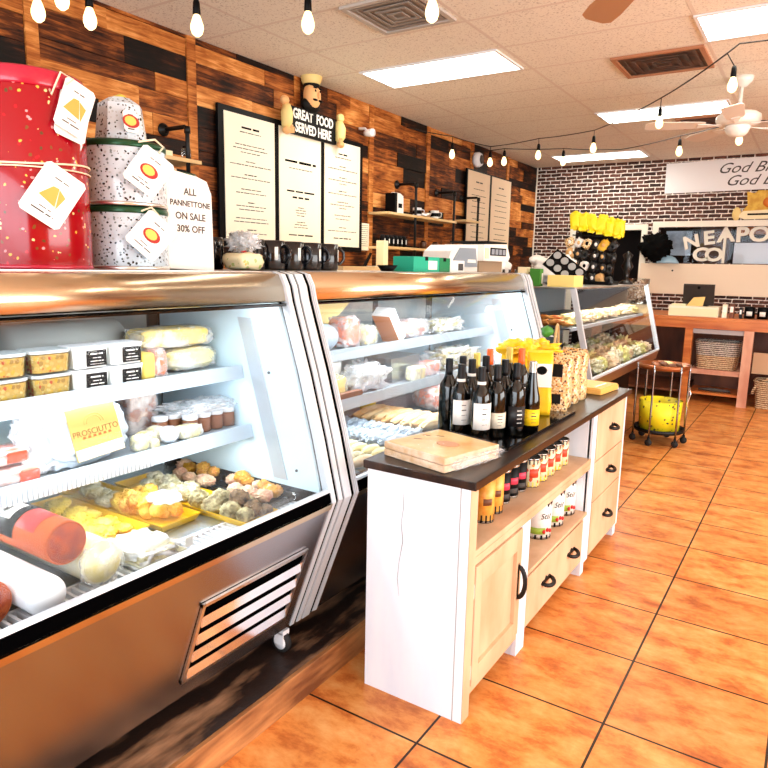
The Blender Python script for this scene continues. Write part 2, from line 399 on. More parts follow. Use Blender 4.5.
# far wall with two openings: a doorway (hidden lower half) and the pass-through
DX0, DX1, DZ1 = -2.93, -2.05, 2.02
WX0, WX1, WZ0, WZ1 = -1.84, .9, 1.60, 2.05
fwll = MB()
fwll.box(XL-.2, DX0, YF, YF+.12, 0, ZC).box(DX0, DX1, YF, YF+.12, DZ1, ZC).box(DX1, WX0, YF, YF+.12, 0, ZC)
fwll.box(WX0, WX1, YF, YF+.12, WZ1, ZC).box(WX0, WX1, YF, YF+.12, 0, WZ0).box(WX1, XR+.2, YF, YF+.12, 0, ZC)
struct(fwll, 'wall_far', m_brick)
m_roomdark = mat('back_room_wall', c(62, 50, 44), .8)
struct(MB().box(XL-.2, XR+.2, YF+2.2, YF+2.3, 0, ZC).box(XL-.2, XL-.1, YF+.12, YF+2.2, 0, ZC).box(XR+.1, XR+.2, YF+.12, YF+2.2, 0, ZC)
       .box(XL-.2, XR+.2, YF+.12, YF+2.3, ZC, ZC+.1), 'wall_back_room', m_roomdark)
struct(MB().box(XL-.2, XR+.2, YF+.2, YF+2.3, -.1, 0), 'floor_back_room', mat('back_room_floor', c(120, 70, 40), .5))
m_frame = mat('cream_frame', c(240, 234, 218), .5)
fr = MB(); fr.box(DX0-.075, DX0, YF-.03, YF, 0, DZ1+.075, .004).box(DX1, DX1+.075, YF-.03, YF, 0, DZ1+.075, .004).box(DX0, DX1, YF-.03, YF, DZ1, DZ1+.075, .004)
struct(fr, 'door_1', m_frame)
fr = MB(); fr.box(WX0-.075, WX0, YF-.03, YF, WZ0-.01, WZ1+.075, .004).box(WX0, WX1, YF-.03, YF, WZ1, WZ1+.075, .004).box(WX1, WX1+.075, YF-.03, YF, WZ0-.01, WZ1+.075, .004)
fr.box(-1.07, -1.04, YF+.03, YF+.06, WZ0, WZ1).box(.0, .035, YF+.03, YF+.06, WZ0, WZ1)
struct(fr, 'window_1', m_frame)
pn = MB().box(WX0, WX1, YF+.07, YF+.076, WZ0, WZ1).build('pane', glassmat('window_glass', (.95, .97, 1, 1), .35)); pn.parent = bpy.data.objects['window_1']
# half-height board under the pass-through, standing proud of the wall
m_board = mat('pale_board', c(240, 222, 196), .55)
struct(MB().box(-2.02, 2.2, YF-.05, YF-.002, 1.20, 1.59, .004), 'trim_1', m_board)
struct(MB().lathe([(0, 0), (.011, 0), (.011, .004), (0, .004)], -1.62, YF-.055, 1.50, 12, 'y'), 'trim_2', m_black)
struct(MB().box(XL+.005, XL+.02, YF-.02, YF-.001, 0, ZC), 'trim_3', m_frame)
# side and front walls, beyond the frame, with the windows that light the shop
m_sidewall = mat('ochre_wall', c(226, 178, 108), .7)
ws = MB(); ws.box(XR, XR+.12, YB-.2, .6, 0, ZC).box(XR, XR+.12, 5.8, YF+.2, 0, ZC).box(XR, XR+.12, .6, 5.8, 0, .55).box(XR, XR+.12, .6, 5.8, 2.55, ZC)
struct(ws, 'wall_right', m_sidewall)
ws = MB(); ws.box(XL-.2, -3.45, YB-.12, YB, 0, ZC).box(2.3, XR+.2, YB-.12, YB, 0, ZC).box(-3.45, 2.3, YB-.12, YB, 2.7, ZC).box(-3.45, 2.3, YB-.12, YB, 0, .25)
struct(ws, 'wall_near', m_sidewall)
fr = MB()
for x in (-3.45, -2.05, -.65, .75, 2.25): fr.box(x, x+.05, YB-.08, YB-.02, .25, 2.7)
struct(fr, 'window_2', m_blackmetal)
fr = MB()
for y in (.6, 2.3, 4.05, 5.75): fr.box(XR+.02, XR+.08, y, y+.05, .55, 2.55)
struct(fr, 'window_3', m_blackmetal)
struct(MB().box(-12, 12, -14, YB-.2, -.12, -.02), 'floor_pavement', mat('pavement', c(190, 186, 180), .9))

# ------------------------------------------------------------------ timber platform under the cases
m_plat = mat('worn_timber', c(40, 24, 17), .5, noise=(9, c(190, 140, 104), 10, (1.6, .4, 1.5), .48, .72), bump=(25, .4))
m_platface = mat('worn_timber_edge', c(110, 62, 32), .5, noise=(9, c(206, 142, 86), 8, (1, .3, 2), .35, .65), bump=(25, .3))
pl = thing('wooden_platform', 'worn dark wooden platform the deli cases stand on', 'platform', (-1.9, 1.8, 0))
MB().box(-2.6, -1.355, -.8, 4.3, 0, .112, .004).build('deck_board', m_plat, pl)
MB().box(-1.355, -1.338, -.8, 4.3, 0, .112, .003).build('edge_board', m_platface, pl)

# ------------------------------------------------------------------ deli cases
m_fascia = mat('brushed_fascia', (.70, .54, .36, 1), .22, 1)
m_panel = mat('brushed_front_panel', (.40, .39, .40, 1), .27, 1)
m_gasket = mat('black_gasket', (.001, .001, .0012, 1), .7, spec=.0)
m_alu = mat('white_aluminium', c(214, 222, 230), .3, .25)
m_shelf = mat('shelf_steel', c(180, 194, 206), .35, .35)
m_pan = mat('steel_pan', c(172, 180, 184), .25, .8)
m_darkdoor = mat('dark_sliding_door', c(20, 24, 28), .4)
m_doorpane = mat('grey_door_pane', c(150, 158, 160), .3, noise=(5, c(196, 190, 180), 3, (1, 1, 1), .4, .6))
m_tubelight = mat('fluorescent_tube', (1, .99, .96, 1), .5, emit=4)
PROF = [(-1.515, 1.457), (-1.478, 1.448), (-1.458, 1.41), (-1.447, 1.362), (-1.372, 1.13), (-1.313, .92), (-1.262, .712)]     # front edge, top to kink
def xprof(z):
    for (x0, z0), (x1, z1) in zip(PROF, PROF[1:]):
        if z1 <= z <= z0: return x0+(x1-x0)*(z-z0)/(z1-z0)
    return PROF[-1][0]
def deli_case(Y0, Y1, label, grille, nw=.12):
    t = thing('deli_case', label, 'display case', (-1.75, (Y0+Y1)/2, .112))
    # side panels with ribbed aluminium edge
    front = PROF + [(-1.447, .215)]
    for a, b in ((Y0, Y0+nw), (Y1-.12, Y1)):
        poly = [(x-.012, z) for x, z in front] + [(-2.12, .215), (-2.12, 1.45)]
        sp = MB().prism(poly, 'y', a+.004, b-.004).build('side_panel', m_black, t)
        for k, (f0, f1, mm, dx) in enumerate(((0, .16, m_alu, .004), (.16, .28, m_gasket, 0), (.28, .45, m_alu, .006), (.45, .52, m_gasket, .002), (.52, .84, m_alu, .008), (.84, 1, m_gasket, .003))):
            ya, yb = a+(b-a)*f0, a+(b-a)*f1
            strip = [(x+dx, z) for x, z in front]; inner = [(x-.03, z-(.02 if i == 0 else 0)) for i, (x, z) in enumerate(front)]
            MB().prism(strip+inner[::-1], 'y', ya, yb).build('edge_trim', mm, sp)
    # liners (inner end walls)
    for y, s in ((Y0+nw, 1), (Y1-.12, -1)):
        poly = [(xprof(z)-.035, z) for z in (1.40, 1.362, 1.13, .92, .74)] + [(-2.07, .74), (-2.07, 1.40)]
        ln = MB().prism(poly, 'y', y, y+s*.012).build('end_liner', m_liner, t)
        pan = [(-1.60, 1.30), (-1.66, 1.30), (-1.50, .76), (-1.44, .76)]
        MB().prism(pan, 'y', y+s*.012, y+s*.016).build('liner_rib', m_shelf, ln)
        sc = MB()
        for x, z in ((-1.62, 1.335), (-1.95, 1.335), (-1.52, 1.12), (-1.40, .80)): sc.lathe([(0, 0), (.005, 0), (.005, .004), (0, .004)], x, y+s*.012 if s > 0 else y-.016, z, 8, 'y')
        sc.build('screw', m_blackmetal, ln)
    # top and fascia
    MB().box(-2.12, -1.512, Y0+nw, Y1-.12, 1.437, 1.456).build('top_slab', m_steel, t)
    fa = [(-1.515, 1.456), (-1.486, 1.448), (-1.466, 1.41), (-1.455, 1.362), (-1.475, 1.355), (-1.52, 1.437)]
    MB(True).prism(fa, 'y', Y0+nw, Y1-.12, True).build('fascia', m_fascia, t)
    MB().box(-1.475, -1.452, Y0+nw, Y1-.12, 1.345, 1.3545).build('fascia_rail', m_gasket, t)
    # glass
    g = [(xprof(z)-.004, z) for z in (1.354, 1.25, 1.13, 1.02, .92, .82, .755)]
    MB().prism(g+[(x-.005, z) for x, z in g[::-1]], 'y', Y0+nw+.001, Y1-.121, True).build('front_glass', m_glass, t)
    # rails below the glass
    def rail(z0, z1, dx, mm, nm):
        MB().prism([(xprof(z1)+dx, z1), (xprof(z0)+dx, z0), (xprof(z0)-.012, z0), (xprof(z1)-.012, z1)], 'y', Y0+nw, Y1-.12).build(nm, mm, t)
    rail(.748, .756, .004, m_alu, 'glass_rail'); rail(.714, .7475, .0, m_gasket, 'bumper_strip')
    z0, z1 = .215, .711
    def xp(z): return -1.447+(-1.262+1.447)*(z-.215)/(.712-.215)
    MB().prism([(xp(.711)+.006, .711), (xp(.69)+.006, .69), (xp(.69)-.02, .69), (xp(.711)-.02, .711)], 'y', Y0+nw, Y1-.12).build('chrome_rail', m_fascia, t)
    fp = MB().prism([(xp(.689), .689), (xp(.215), .215), (xp(.215)-.015, .215), (xp(.689)-.015, .689)], 'y', Y0+nw, Y1-.12).build('front_panel', m_panel, t)
    MB().prism([(xp(.214)-.02, .214), (-2.12, .214), (-2.12, .20), (xp(.214)-.02, .20)], 'y', Y0+.02, Y1-.02).build('base_frame', m_blackmetal, t)
    MB().box(-2.12, -2.09, Y0+nw, Y1-.12, .215, .98).box(-2.12, -2.09, Y0+nw, Y1-.12, 1.40, 1.436).build('back_wall', m_liner, t)
    # sliding back doors
    n = 3; L = (Y1-Y0-.14-nw)/n
    for i in range(n):
        a = Y0+nw+.01+L*i; b = a+L+(.02 if i < n-1 else 0); dx = .008 if i % 2 else -.008; x = -2.085+dx
        d = MB().box(x-.007, x+.007, a, b, .985, 1.03).box(x-.007, x+.007, a, b, 1.365, 1.40).box(x-.007, x+.007, a, a+.045, 1.03, 1.365).box(x-.007, x+.007, b-.045, b, 1.03, 1.365).build('sliding_door', m_darkdoor, t)
        MB().box(x-.002, x+.002, a+.045, b-.045, 1.03, 1.365).build('door_pane', m_doorpane, d)
    # deck pan and front grate
    MB().box(-2.09, -1.31, Y0+nw+.013, Y1-.133, .665, .68).build('deck_pan', m_pan, t)
    MB().box(-2.088, -1.45, Y0+nw+.015, Y1-.135, .681, .70, .004).build('deck_tray', m_pan, t)
    gr = MB(); y = Y0+.15
    while y < Y1-.15: gr.box(-1.445, -1.315, y, y+.008, .683, .697); y += .022
    gr.box(-1.447, -1.44, Y0+nw+.015, Y1-.135, .682, .699).box(-1.32, -1.312, Y0+nw+.015, Y1-.135, .682, .699)
    gr.build('air_grate', m_white, t)
    # shelves
    for zs, xf, xb in ((1.12, -1.645, -2.0), (.917, -1.605, -2.03)):
        s = MB().box(xb, xf, Y0+nw+.014, Y1-.134, zs-.008, zs).build('shelf', m_shelf, t)
        MB().prism([(xf, zs+.015), (xf+.012, zs-.03), (xf+.002, zs-.032), (xf-.008, zs-.008), (xf-.008, zs+.015)], 'y', Y0+nw+.014, Y1-.134).build('shelf_lip', m_shelf, s)
        for y in (Y0+.14, (Y0+Y1)/2, Y1-.15): MB().prism([(xb, zs-.009), (xf-.02, zs-.009), (xf-.03, zs-.02), (xb, zs-.05)], 'y', y, y+.006).build('shelf_bracket', m_darkdoor, s)
    MB(True).tube([(-1.52, Y0+.16, 1.405), (-1.52, Y1-.16, 1.405)], .013, 10).build('lamp_tube', m_tubelight, t)
    ar = area('case_area_light', (-1.54+1.75, 0, 1.385-.112), (0, R(-12), 0), .06, Y1-Y0-.36, (2.2 if nw > .1 else 3.6)*(Y1-Y0), (.93, .97, 1), t)
    ar2 = area('case_area_light', (-1.66+1.75, 0, 1.105-.112), (0, R(-15), 0), .03, Y1-Y0-.36, 1.1*(Y1-Y0), (.93, .97, 1), t)
    area('case_area_light', (-1.63+1.75, 0, .875-.112), (0, R(-10), 0), .03, Y1-Y0-.36, 1.5*(Y1-Y0), (.95, .98, 1), t)  # area light added under the lower shelf to brighten the deck
    if grille:
        ya, yb = grille; nx, nz = .497, -.185; L_ = math.hypot(nx, nz); nx /= L_; nz /= L_     # outward normal of the panel
        def P(y, z, d): return (xp(z)+nx*d, y, z+nz*d)
        za, zb = .285, .565
        gq = MB()
        def bar(y0, y1, a0, a1, d0, d1):
            v = [P(y0, a0, d0), P(y1, a0, d0), P(y1, a1, d0), P(y0, a1, d0), P(y0, a0, d1), P(y1, a0, d1), P(y1, a1, d1), P(y0, a1, d1)]
            gq._new(v, [(0, 1, 2, 3), (4, 7, 6, 5), (0, 4, 5, 1), (1, 5, 6, 2), (2, 6, 7, 3), (3, 7, 4, 0)], False)
        bar(ya, yb, za, zb, .0006, .002); vent = gq.build('vent_grille', m_gasket, t)
        gq = MB(); bar(ya, yb, zb-.012, zb, .002, .009); bar(ya, yb, za, za+.012, .002, .009); bar(ya, ya+.012, za, zb, .002, .009); bar(yb-.012, yb, za, zb, .002, .009)
        gq.build('grille_frame', m_steel, vent)
        gq = MB(); N = 4
        for k in range(N):
            a0 = za+.018+(zb-za-.036)*k/N; a1 = a0+(zb-za-.036)/N*.42
            v = [P(ya+.012, a0, .014), P(yb-.012, a0, .014), P(yb-.012, a1, .004), P(ya+.012, a1, .004), P(ya+.012, a0, .010), P(yb-.012, a0, .010), P(yb-.012, a1, .002), P(ya+.012, a1, .002)]
            gq._new(v, [(0, 1, 2, 3), (4, 7, 6, 5), (0, 4, 5, 1), (1, 5, 6, 2), (2, 6, 7, 3), (3, 7, 4, 0)], False)
        gq.build('louvre', m_chrome, vent)
    for y in (Y0+(.14 if nw > .1 else .6), Y1-.13):
        for x in (-1.475, -2.0):
            k = MB().box(x-.022, x+.022, y-.016, y+.016, .185, .20).box(x-.02, x+.02, y-.016, y-.012, .145, .19).box(x-.02, x+.02, y+.012, y+.016, .145, .19).build('caster', m_white, t)
            MB().lathe([(.0, -.011), (.037, -.011), (.040, -.007), (.040, .007), (.037, .011), (0, .011)], x, y, .152, 24, 'y').build('wheel', m_rubber, k)
            MB().lathe([(.0, -.0125), (.027, -.0125), (.027, .0125), (0, .0125)], x, y, .152, 20, 'y').build('hub', m_white, k)
    return t
case1 = deli_case(-.35, 1.78, 'stainless deli case in front, louvred grille and slanted glass', (1.15, 1.60))
case2 = deli_case(1.783, 3.90, 'second deli case, half hidden behind the white cabinet', None, .025)

# bakery case, farthest: straight slanted glass all round
m_brownmetal = mat('bronze_panel', c(150, 108, 76), .35, .7)
def bakery_case():
    Y0, Y1 = 4.8, 7.25
    t = thing('bakery_case', 'farthest display case with slanted glass and pastries', 'display case', (-1.9, 6.0, 0))
    XT, XK, XBK = -1.475, -1.31, -2.35; ZT, ZK = 1.355, .70
    MB().prism([(XK, ZK), (XK-.02, .60), (-1.46, .52), (XBK, .52), (XBK, ZK-.04), (XK-.03, ZK-.04)], 'y', Y0, Y1).build('front_panel', m_brownmetal, t)
    MB().prism([(XK+.004, ZK+.004), (XK+.004, ZK-.012), (XK-.02, ZK-.02), (XK-.02, ZK+.004)], 'y', Y0-.005, Y1+.005).build('lower_rail', m_alu, t)
    MB().box(XBK, XBK+.03, Y0+.031, Y1-.031, .66, 1.342).build('back_wall', mat('blue_grey_back', c(126, 142, 152), .4), t)
    MB().box(XBK+.1, -1.56, Y0+.1, Y1-.1, .0, .52).build('base', m_black, t)
    MB().box(XBK, XT, Y0, Y1, ZT-.012, ZT, .003).build('top_slab', m_steel, t)
    for y in (Y0, Y1-.03):
        MB().prism([(XT+.006, ZT), (XK+.006, ZK), (XK-.035, ZK), (XT-.035, ZT)], 'y', y, y+.03).build('end_post', m_alu, t)
        MB().box(XBK, XBK+.03, y, y+.03, ZK-.03, ZT-.012).build('rear_post', m_alu, t)
    gl = [(XT, ZT-.013), (XK, ZK+.005)]
    MB().prism([gl[0], gl[1], (gl[1][0]-.005, gl[1][1]), (gl[0][0]-.005, gl[0][1])], 'y', Y0+.031, Y1-.031).build('front_glass', m_glass, t)
    for y in (Y0+.012, Y1-.017):
        MB().prism([(XT-.036, ZT-.013), (XK-.037, ZK+.005), (XBK+.031, ZK+.005), (XBK+.031, ZT-.013)], 'y', y, y+.005).build('end_glass', m_glass, t)
    MB().box(XBK+.03, -1.50, Y0+.03, Y1-.03, 1.045, 1.055).build('shelf', m_darkdoor, t)
    MB().box(-1.50, -1.49, Y0+.03, Y1-.03, 1.035, 1.06).build('shelf_lip', m_shelf, t)
    MB().box(XBK+.03, XK-.04, Y0+.03, Y1-.03, .662, .68).build('deck_pan', m_pan, t)
    rk = MB()
    for z in (.86, .93, .99): rk.tube([(XBK+.05, Y0+.06, z), (-1.6, Y0+.06, z)], .006, 6)
    for x in (-2.3, -2.05, -1.8, -1.62): rk.tube([(x, Y0+.06, .68), (x, Y0+.06, 1.04)], .006, 6)
    rk.build('wire_rack', m_steel, t)
    area('case_area_light', (-1.55+1.9, 0, 1.33), (0, R(-10), 0), .05, 2.2, 12, (1, .97, .92), t)
    return t
bakery_case()

# ------------------------------------------------------------------ white cabinet with dark top
m_cabwhite = mat('chalk_white_paint', c(216, 226, 240), .55, noise=(3, c(232, 238, 246), 6, (3, 3, .6), .3, .6))
m_cabbeige = mat('bounce_tinted_wood', c(202, 160, 124), .55, noise=(6, c(226, 190, 156), 7, (1.5, 1, .5), .35, .65))  # warm floor bounce on the white cabinet's front put into the colour
m_darktop = mat('dark_stained_top', c(30, 20, 16), .32, noise=(5, c(60, 38, 27), 7, (4, .3, 1), .4, .7), spec=.35)
def cabinet():
    X0, X1 = -1.215, -.83
    t = thing('display_cabinet', 'low white cabinet with dark wooden top, shelves and drawers', 'cabinet', (-1.02, 2.8, 0))
    MB().box(-1.232, -.812, 1.795, 3.83, .8055, .834, .004).build('top_board', m_darktop, t)
    side = MB().prism([(X0, 0), (X1, 0), (X1, .805), (X0, .805)], 'y', 1.80, 1.83).build('side_panel', m_cabwhite, t)
    cr = MB(); pts = [(-1.075, .76), (-1.070, .70), (-1.078, .64), (-1.070, .58), (-1.083, .50), (-1.088, .44), (-1.080, .38)]
    cr.tube([(x, 1.7995, z) for x, z in pts], [.0005, .0009, .0006, .0012, .0006, .0008, .0003], 5); cr.build('crack', mat('crack_dark', c(110, 106, 104), .9), side)
    MB().box(-.865, -.862, 1.7985, 1.80, .0, .805).build('groove', mat('groove_grey', c(160, 160, 160), .9), side)
    MB().box(X0, X0+.012, 1.831, 3.80, .08, .805).build('back_panel', m_cabwhite, t)
    MB().box(X0, X1, 3.77, 3.80, 0.05, .805).build('side_panel', m_cabwhite, t)
    MB().box(X0+.012, X1-.012, 3.155, 3.18, .05, .805).build('divider', m_cabwhite, t)
    MB().box(X0+.012, X1-.012, 2.285, 2.31, .05, .56).build('divider', m_cabwhite, t)
    # shelf boards
    MB().box(X0+.012, X1-.001, 1.831, 3.154, .563, .585, .002).box(X1-.02, X1-.001, 1.853, 3.154, .535, .562).build('shelf_board', m_cabbeige, t)
    MB().box(X0+.012, X1-.001, 2.36, 3.154, .30, .315, .002).build('shelf_board', m_cabbeige, t)
    MB().box(X0+.012, X1-.014, 1.831, 3.77, .06, .075).build('bottom_board', m_cabbeige, t)
    MB().box(X1-.0005, X1+.002, 1.80, 1.852, 0, .805).build('front_stile', m_cabbeige, t)
    # stiles and feet
    for y0, y1, z0, z1, mm in ((2.27, 2.30, .0, .534, m_cabwhite), (2.301, 2.355, .0, .534, m_cabwhite), (3.10, 3.154, 0, .299, m_cabwhite), (3.155, 3.215, .05, .805, m_cabwhite), (3.715, 3.769, 0, .055, m_cabwhite)):
        MB().box(X1-.022, X1, y0, y1, z0, z1, .001).build('stile', mm, t)
    for y in (1.90, 2.36, 3.10, 3.70):
        MB().box(X0, X0+.04, y, y+.05, 0, .08).build('foot', m_cabwhite, t)
    MB().box(X1-.08, X1-.023, 2.27, 2.355, 0, .058).build('foot', m_cabwhite, t)
    MB().box(X1-.06, X1-.023, 3.10, 3.154, 0, .058).build('foot', m_cabwhite, t)
    MB().box(X1-.06, X1-.023, 3.715, 3.769, 0, .049).build('foot', m_cabwhite, t)
    # door with frame and recessed panel, strap of hinges, bail handle
    d = MB().box(X1-.02, X1+.006, 1.858, 1.905, .105, .53, .002).box(X1-.02, X1+.006, 2.215, 2.262, .105, .53, .002).box(X1-.02, X1+.006, 1.905, 2.215, .105, .165, .002).box(X1-.02, X1+.006, 1.905, 2.215, .455, .53, .002).build('door', m_cabbeige, t)
    MB().box(X1-.016, X1-.008, 1.905, 2.215, .165, .455).build('door_panel', m_cabbeige, d)
    [MB().box(X1-.012, X1+.001, 1.844, 1.857, hz, hz+.05).build('hinge', m_white, d) for hz in (.42, .13)]
    MB().box(X1-.02, X1-.001, 1.853, 2.269, .076, .103).build('bottom_rail', m_cabbeige, t)
    def bail(y, z, vert, parent):
        h = MB(True); L = .062 if vert else .045
        f = (lambda u, v: (X1+v, y, z+u)) if vert else (lambda u, v: (X1+v, y+u, z-.3*v))
        pts = [f(L*math.cos(a), .004+.030*math.sin(a)) for a in [PI*k/10 for k in range(11)]]
        h.tube(pts, [.007]+[.009]*9+[.007], 8)
        hb = h.build('handle', m_blackmetal, parent)
        q = MB()
        if vert: q.box(X1, X1+.006, y-.010, y+.010, z-L-.014, z+L+.014, .002)
        else: q.prism([(y-L-.012, z), (y-L, z+.008), (y-.012, z+.005), (y, z+.018), (y+.012, z+.005), (y+L, z+.008), (y+L+.012, z), (y+L, z-.010), (y, z-.006), (y-L, z-.010)], 'x', X1, X1+.005)
        q.build('backplate', m_blackmetal, hb)
    bail(2.238, .325, True, d)
    dr = MB().box(X1-.02, X1, 2.36, 3.096, .078, .290, .003).build('drawer', m_cabbeige, t)
    bail(2.58, .195, False, dr); bail(2.92, .195, False, dr)
    for z0, z1 in ((.552, .793), (.343, .546), (.062, .337)):
        dr = MB().box(X1-.02, X1+.001, 3.225, 3.768, z0, z1, .003).build('drawer', m_cabbeige, t)
        bail(3.50, (z0+z1)/2+.012, False, dr)
    return t
cabinet()

# ------------------------------------------------------------------ ceiling: light panels, vents, fans, string lights
m_panelglow = mat('light_diffuser', (1, .97, .86, 1), .5, emit=9)
def ceiling_light(x0, y0, label):
    x1, y1 = x0+1.10, y0+.49
    t = thing('ceiling_light', label, 'ceiling light', (x0+.55, y0+.245, ZC-.012), 'recessed ceiling light panels')
    f = MB()
    f.box(x0, x1, y0, y0+.02, ZC-.012, ZC-.001).box(x0, x1, y1-.02, y1, ZC-.012, ZC-.001).box(x0, x0+.02, y0+.02, y1-.02, ZC-.012, ZC-.001).box(x1-.02, x1, y0+.02, y1-.02, ZC-.012, ZC-.001)
    f.build('frame', m_white, t)
    MB().box(x0+.021, x1-.021, y0+.021, y1-.021, ZC-.008, ZC-.002).build('diffuser', m_panelglow, t)
ceiling_light(-3.05, 4.31, 'glowing rectangular panel nearest the wooden wall')
ceiling_light(-.76, 4.31, 'glowing panel cut by the right edge, beside the dark vent')
ceiling_light(-1.90, 6.42, 'glowing panel behind the white ceiling fan')
ceiling_light(-3.05, 8.55, 'farthest glowing panel, close above the brick wall')
m_ventdark = mat('vent_rust', c(96, 62, 44), .6, noise=(9, c(44, 28, 22), 5, (1, 1, 1), .35, .65))
m_ventframe = mat('vent_frame', c(176, 120, 84), .6)
def vent(x0, y0, x1, y1, label, m1, m2, slope=True):
    t = thing('ceiling_vent', label, 'air vent', ((x0+x1)/2, (y0+y1)/2, ZC-.02), 'ceiling air vents')
    cx, cy = (x0+x1)/2, (y0+y1)/2; z = ZC-.001
    f = MB(); f.box(x0, x1, y0, y0+.03, z-.015, z).box(x0, x1, y1-.03, y1, z-.015, z).box(x0, x0+.03, y0+.03, y1-.03, z-.015, z).box(x1-.03, x1, y0+.03, y1-.03, z-.015, z); f.build('frame', m2, t)
    MB().box(x0+.03, x1-.03, y0+.03, y1-.03, z-.003, z).build('backing', m1, t)
    for k in range(1, 5):
        s = 1-.2*k; hx, hy = (x1-x0)/2*s, (y1-y0)/2*s; v = MB(); g = .02
        zz = z-.004-.003*k
        v.box(cx-hx, cx+hx, cy-hy, cy-hy+g, zz-.004, zz).box(cx-hx, cx+hx, cy+hy-g, cy+hy, zz-.004, zz).box(cx-hx, cx-hx+g, cy-hy+g, cy+hy-g, zz-.004, zz).box(cx+hx-g, cx+hx, cy-hy+g, cy+hy-g, zz-.004, zz)
        v.build('louvre_ring', m1, t)
vent(-1.36, 4.86, -.78, 5.38, 'dark square vent beside the right-hand light panel', m_ventdark, m_ventframe)
vent(-1.31, 6.98, -.78, 7.5, 'brown vent behind the fan motor', m_ventdark, m_ventframe)
vent(-2.42, 3.22, -1.93, 3.70, 'pale grey vent at the top edge near the first light panel', mat('vent_grey', c(150, 142, 134), .6), mat('vent_pale', c(190, 184, 176), .6))
m_fanwhite = mat('fan_white', c(238, 232, 224), .4)
m_fanblade = mat('fan_blade', c(226, 214, 200), .45)
m_fanbrown = mat('fan_blade_tan', c(190, 140, 96), .5)
def fan(x, y, z, a0, label, mb, bl=.42):
    t = thing('ceiling_fan', label, 'ceiling fan', (x, y, z))
    MB(True).lathe([(0, ZC-z), (.075, ZC-z), (.07, ZC-z-.03), (.03, ZC-z-.07), (0, ZC-z-.07)], x, y, z, 24).build('canopy', m_fanwhite, t)
    MB(True).lathe([(.013, .06), (.013, ZC-z-.06)], x, y, z, 12).build('down_rod', m_fanwhite, t)
    MB(True).lathe([(0, .075), (.03, .075), (.05, .06), (.12, .05), (.15, .03), (.155, .0), (.14, -.03), (.1, -.04), (0, -.04)], x, y, z, 32).build('motor_housing', m_fanwhite, t)
    MB(True).lathe([(.085, -.041), (.085, -.06), (.07, -.095), (.05, -.115), (0, -.12)], x, y, z, 24).build('switch_cup', m_fanwhite, t)
    for k in range(5):
        a = a0+k*2*PI/5; M = Matrix.Translation((x, y, z-.03)) @ Matrix.Rotation(a, 4, 'Z') @ Matrix.Rotation(R(11), 4, 'X')
        b = MB(); b.xf = M
        o = [(.23, -.045), (.27, -.058), (.23+bl*.7, -.072), (.23+bl-.03, -.068), (.23+bl, -.04), (.23+bl, .04), (.23+bl-.03, .068), (.23+bl*.7, .072), (.27, .058), (.23, .045)]
        b.prism(o, 'z', -.003, .003); bo = b.build('blade', mb, t)
        q = MB(); q.xf = M; q.prism([(.10, -.02), (.17, -.012), (.23, -.03), (.28, -.03), (.28, .03), (.23, .03), (.17, .012), (.10, .02)], 'z', -.009, -.0035); q.build('blade_iron', m_fanwhite, bo)
    return t
fan(-.64, 5.78, 2.60, R(200), 'white ceiling fan with white blades in front of the light panel', m_fanblade)
fan(-.60, 2.70, 2.62, math.atan2(.64, -.47), 'nearer ceiling fan, only one tan blade showing at the top edge', m_fanbrown)

m_bulb = mat('bulb_glass', (1, .74, .36, 1), .2, emit=2.2)
m_cable = mat('black_cable', c(20, 18, 18), .6)
def string_light(pts, drops, label, sz=.88):
    """pts: cable way points; drops: points where a socket hangs"""
    t = thing('string_light', label, 'string light', pts[0], 'black cable string lights')
    P = []
    for a, b in zip(pts[:-1], pts[1:]):
        a = Vector(a); b = Vector(b); L = (b-a).length
        for k in range(9):
            u = k/8
            if k == 0 and P: continue
            p = a.lerp(b, u); p.z -= .10*L*.5*u*(1-u); P.append(p)
    MB(True).tube(P, .0045, 6).build('cable', m_cable, t)
    for x, y, z in drops:
        best = min((p for p in P), key=lambda p: (p.x-x)**2+(p.y-y)**2)
        s = MB(True).tube([best, (x, y, z+.115*sz)], .003, 6).lathe([(0, .115*sz), (.010, .115*sz), (.016*sz, .10*sz), (.019*sz, .05*sz), (.015*sz, .045*sz), (0, .045*sz)], x, y, z, 14).build('socket', m_black, t)
        MB(True).lathe([(r*sz, h*sz) for r, h in [(.013, .046), (.020, .03), (.030, .0), (.031, -.018), (.024, -.040), (.010, -.052), (0, -.054)]], x, y, z, 16).build('bulb', m_bulb, s)
near = [(-2.992, 1.803, 2.55), (-2.791, 1.79, 2.56), (-2.878, 1.976, 2.55), (-2.522, 2.278, 2.55), (-2.052, 2.501, 2.55), (-1.502, 2.652, 2.55)]
string_light([(-3.5, 1.2, 2.86), (-3.05, 1.78, 2.73), (-2.92, 1.95, 2.73), (-2.52, 2.28, 2.72), (-2.05, 2.50, 2.72), (-1.50, 2.65, 2.74), (-.6, 2.9, 2.87)],
             [near[0], near[2], near[3], near[4], near[5]], 'near string light whose bulbs hang along the top edge', .95)
string_light([(-3.4, 1.0, 2.88), (-2.79, 1.79, 2.74), (-2.3, 1.9, 2.87)], [near[1]], 'short string light with one bulb at the top left corner', .95)
string_light([(-3.5, 5.75, 2.80), (-3.113, 5.97, 2.72), (-2.96, 6.52, 2.70), (-2.42, 6.43, 2.72), (-1.848, 6.28, 2.72), (-1.127, 5.443, 2.74), (-.53, 4.47, 2.76), (.3, 4.2, 2.70), (1.6, 4.0, 2.85)],
             [(-3.113, 5.97, 2.56), (-2.961, 6.52, 2.55), (-2.42, 6.434, 2.57), (-1.848, 6.279, 2.57), (-1.127, 5.443, 2.57), (-.558, 4.576, 2.57)], 'string light rising past the vent to the hook over the fan')
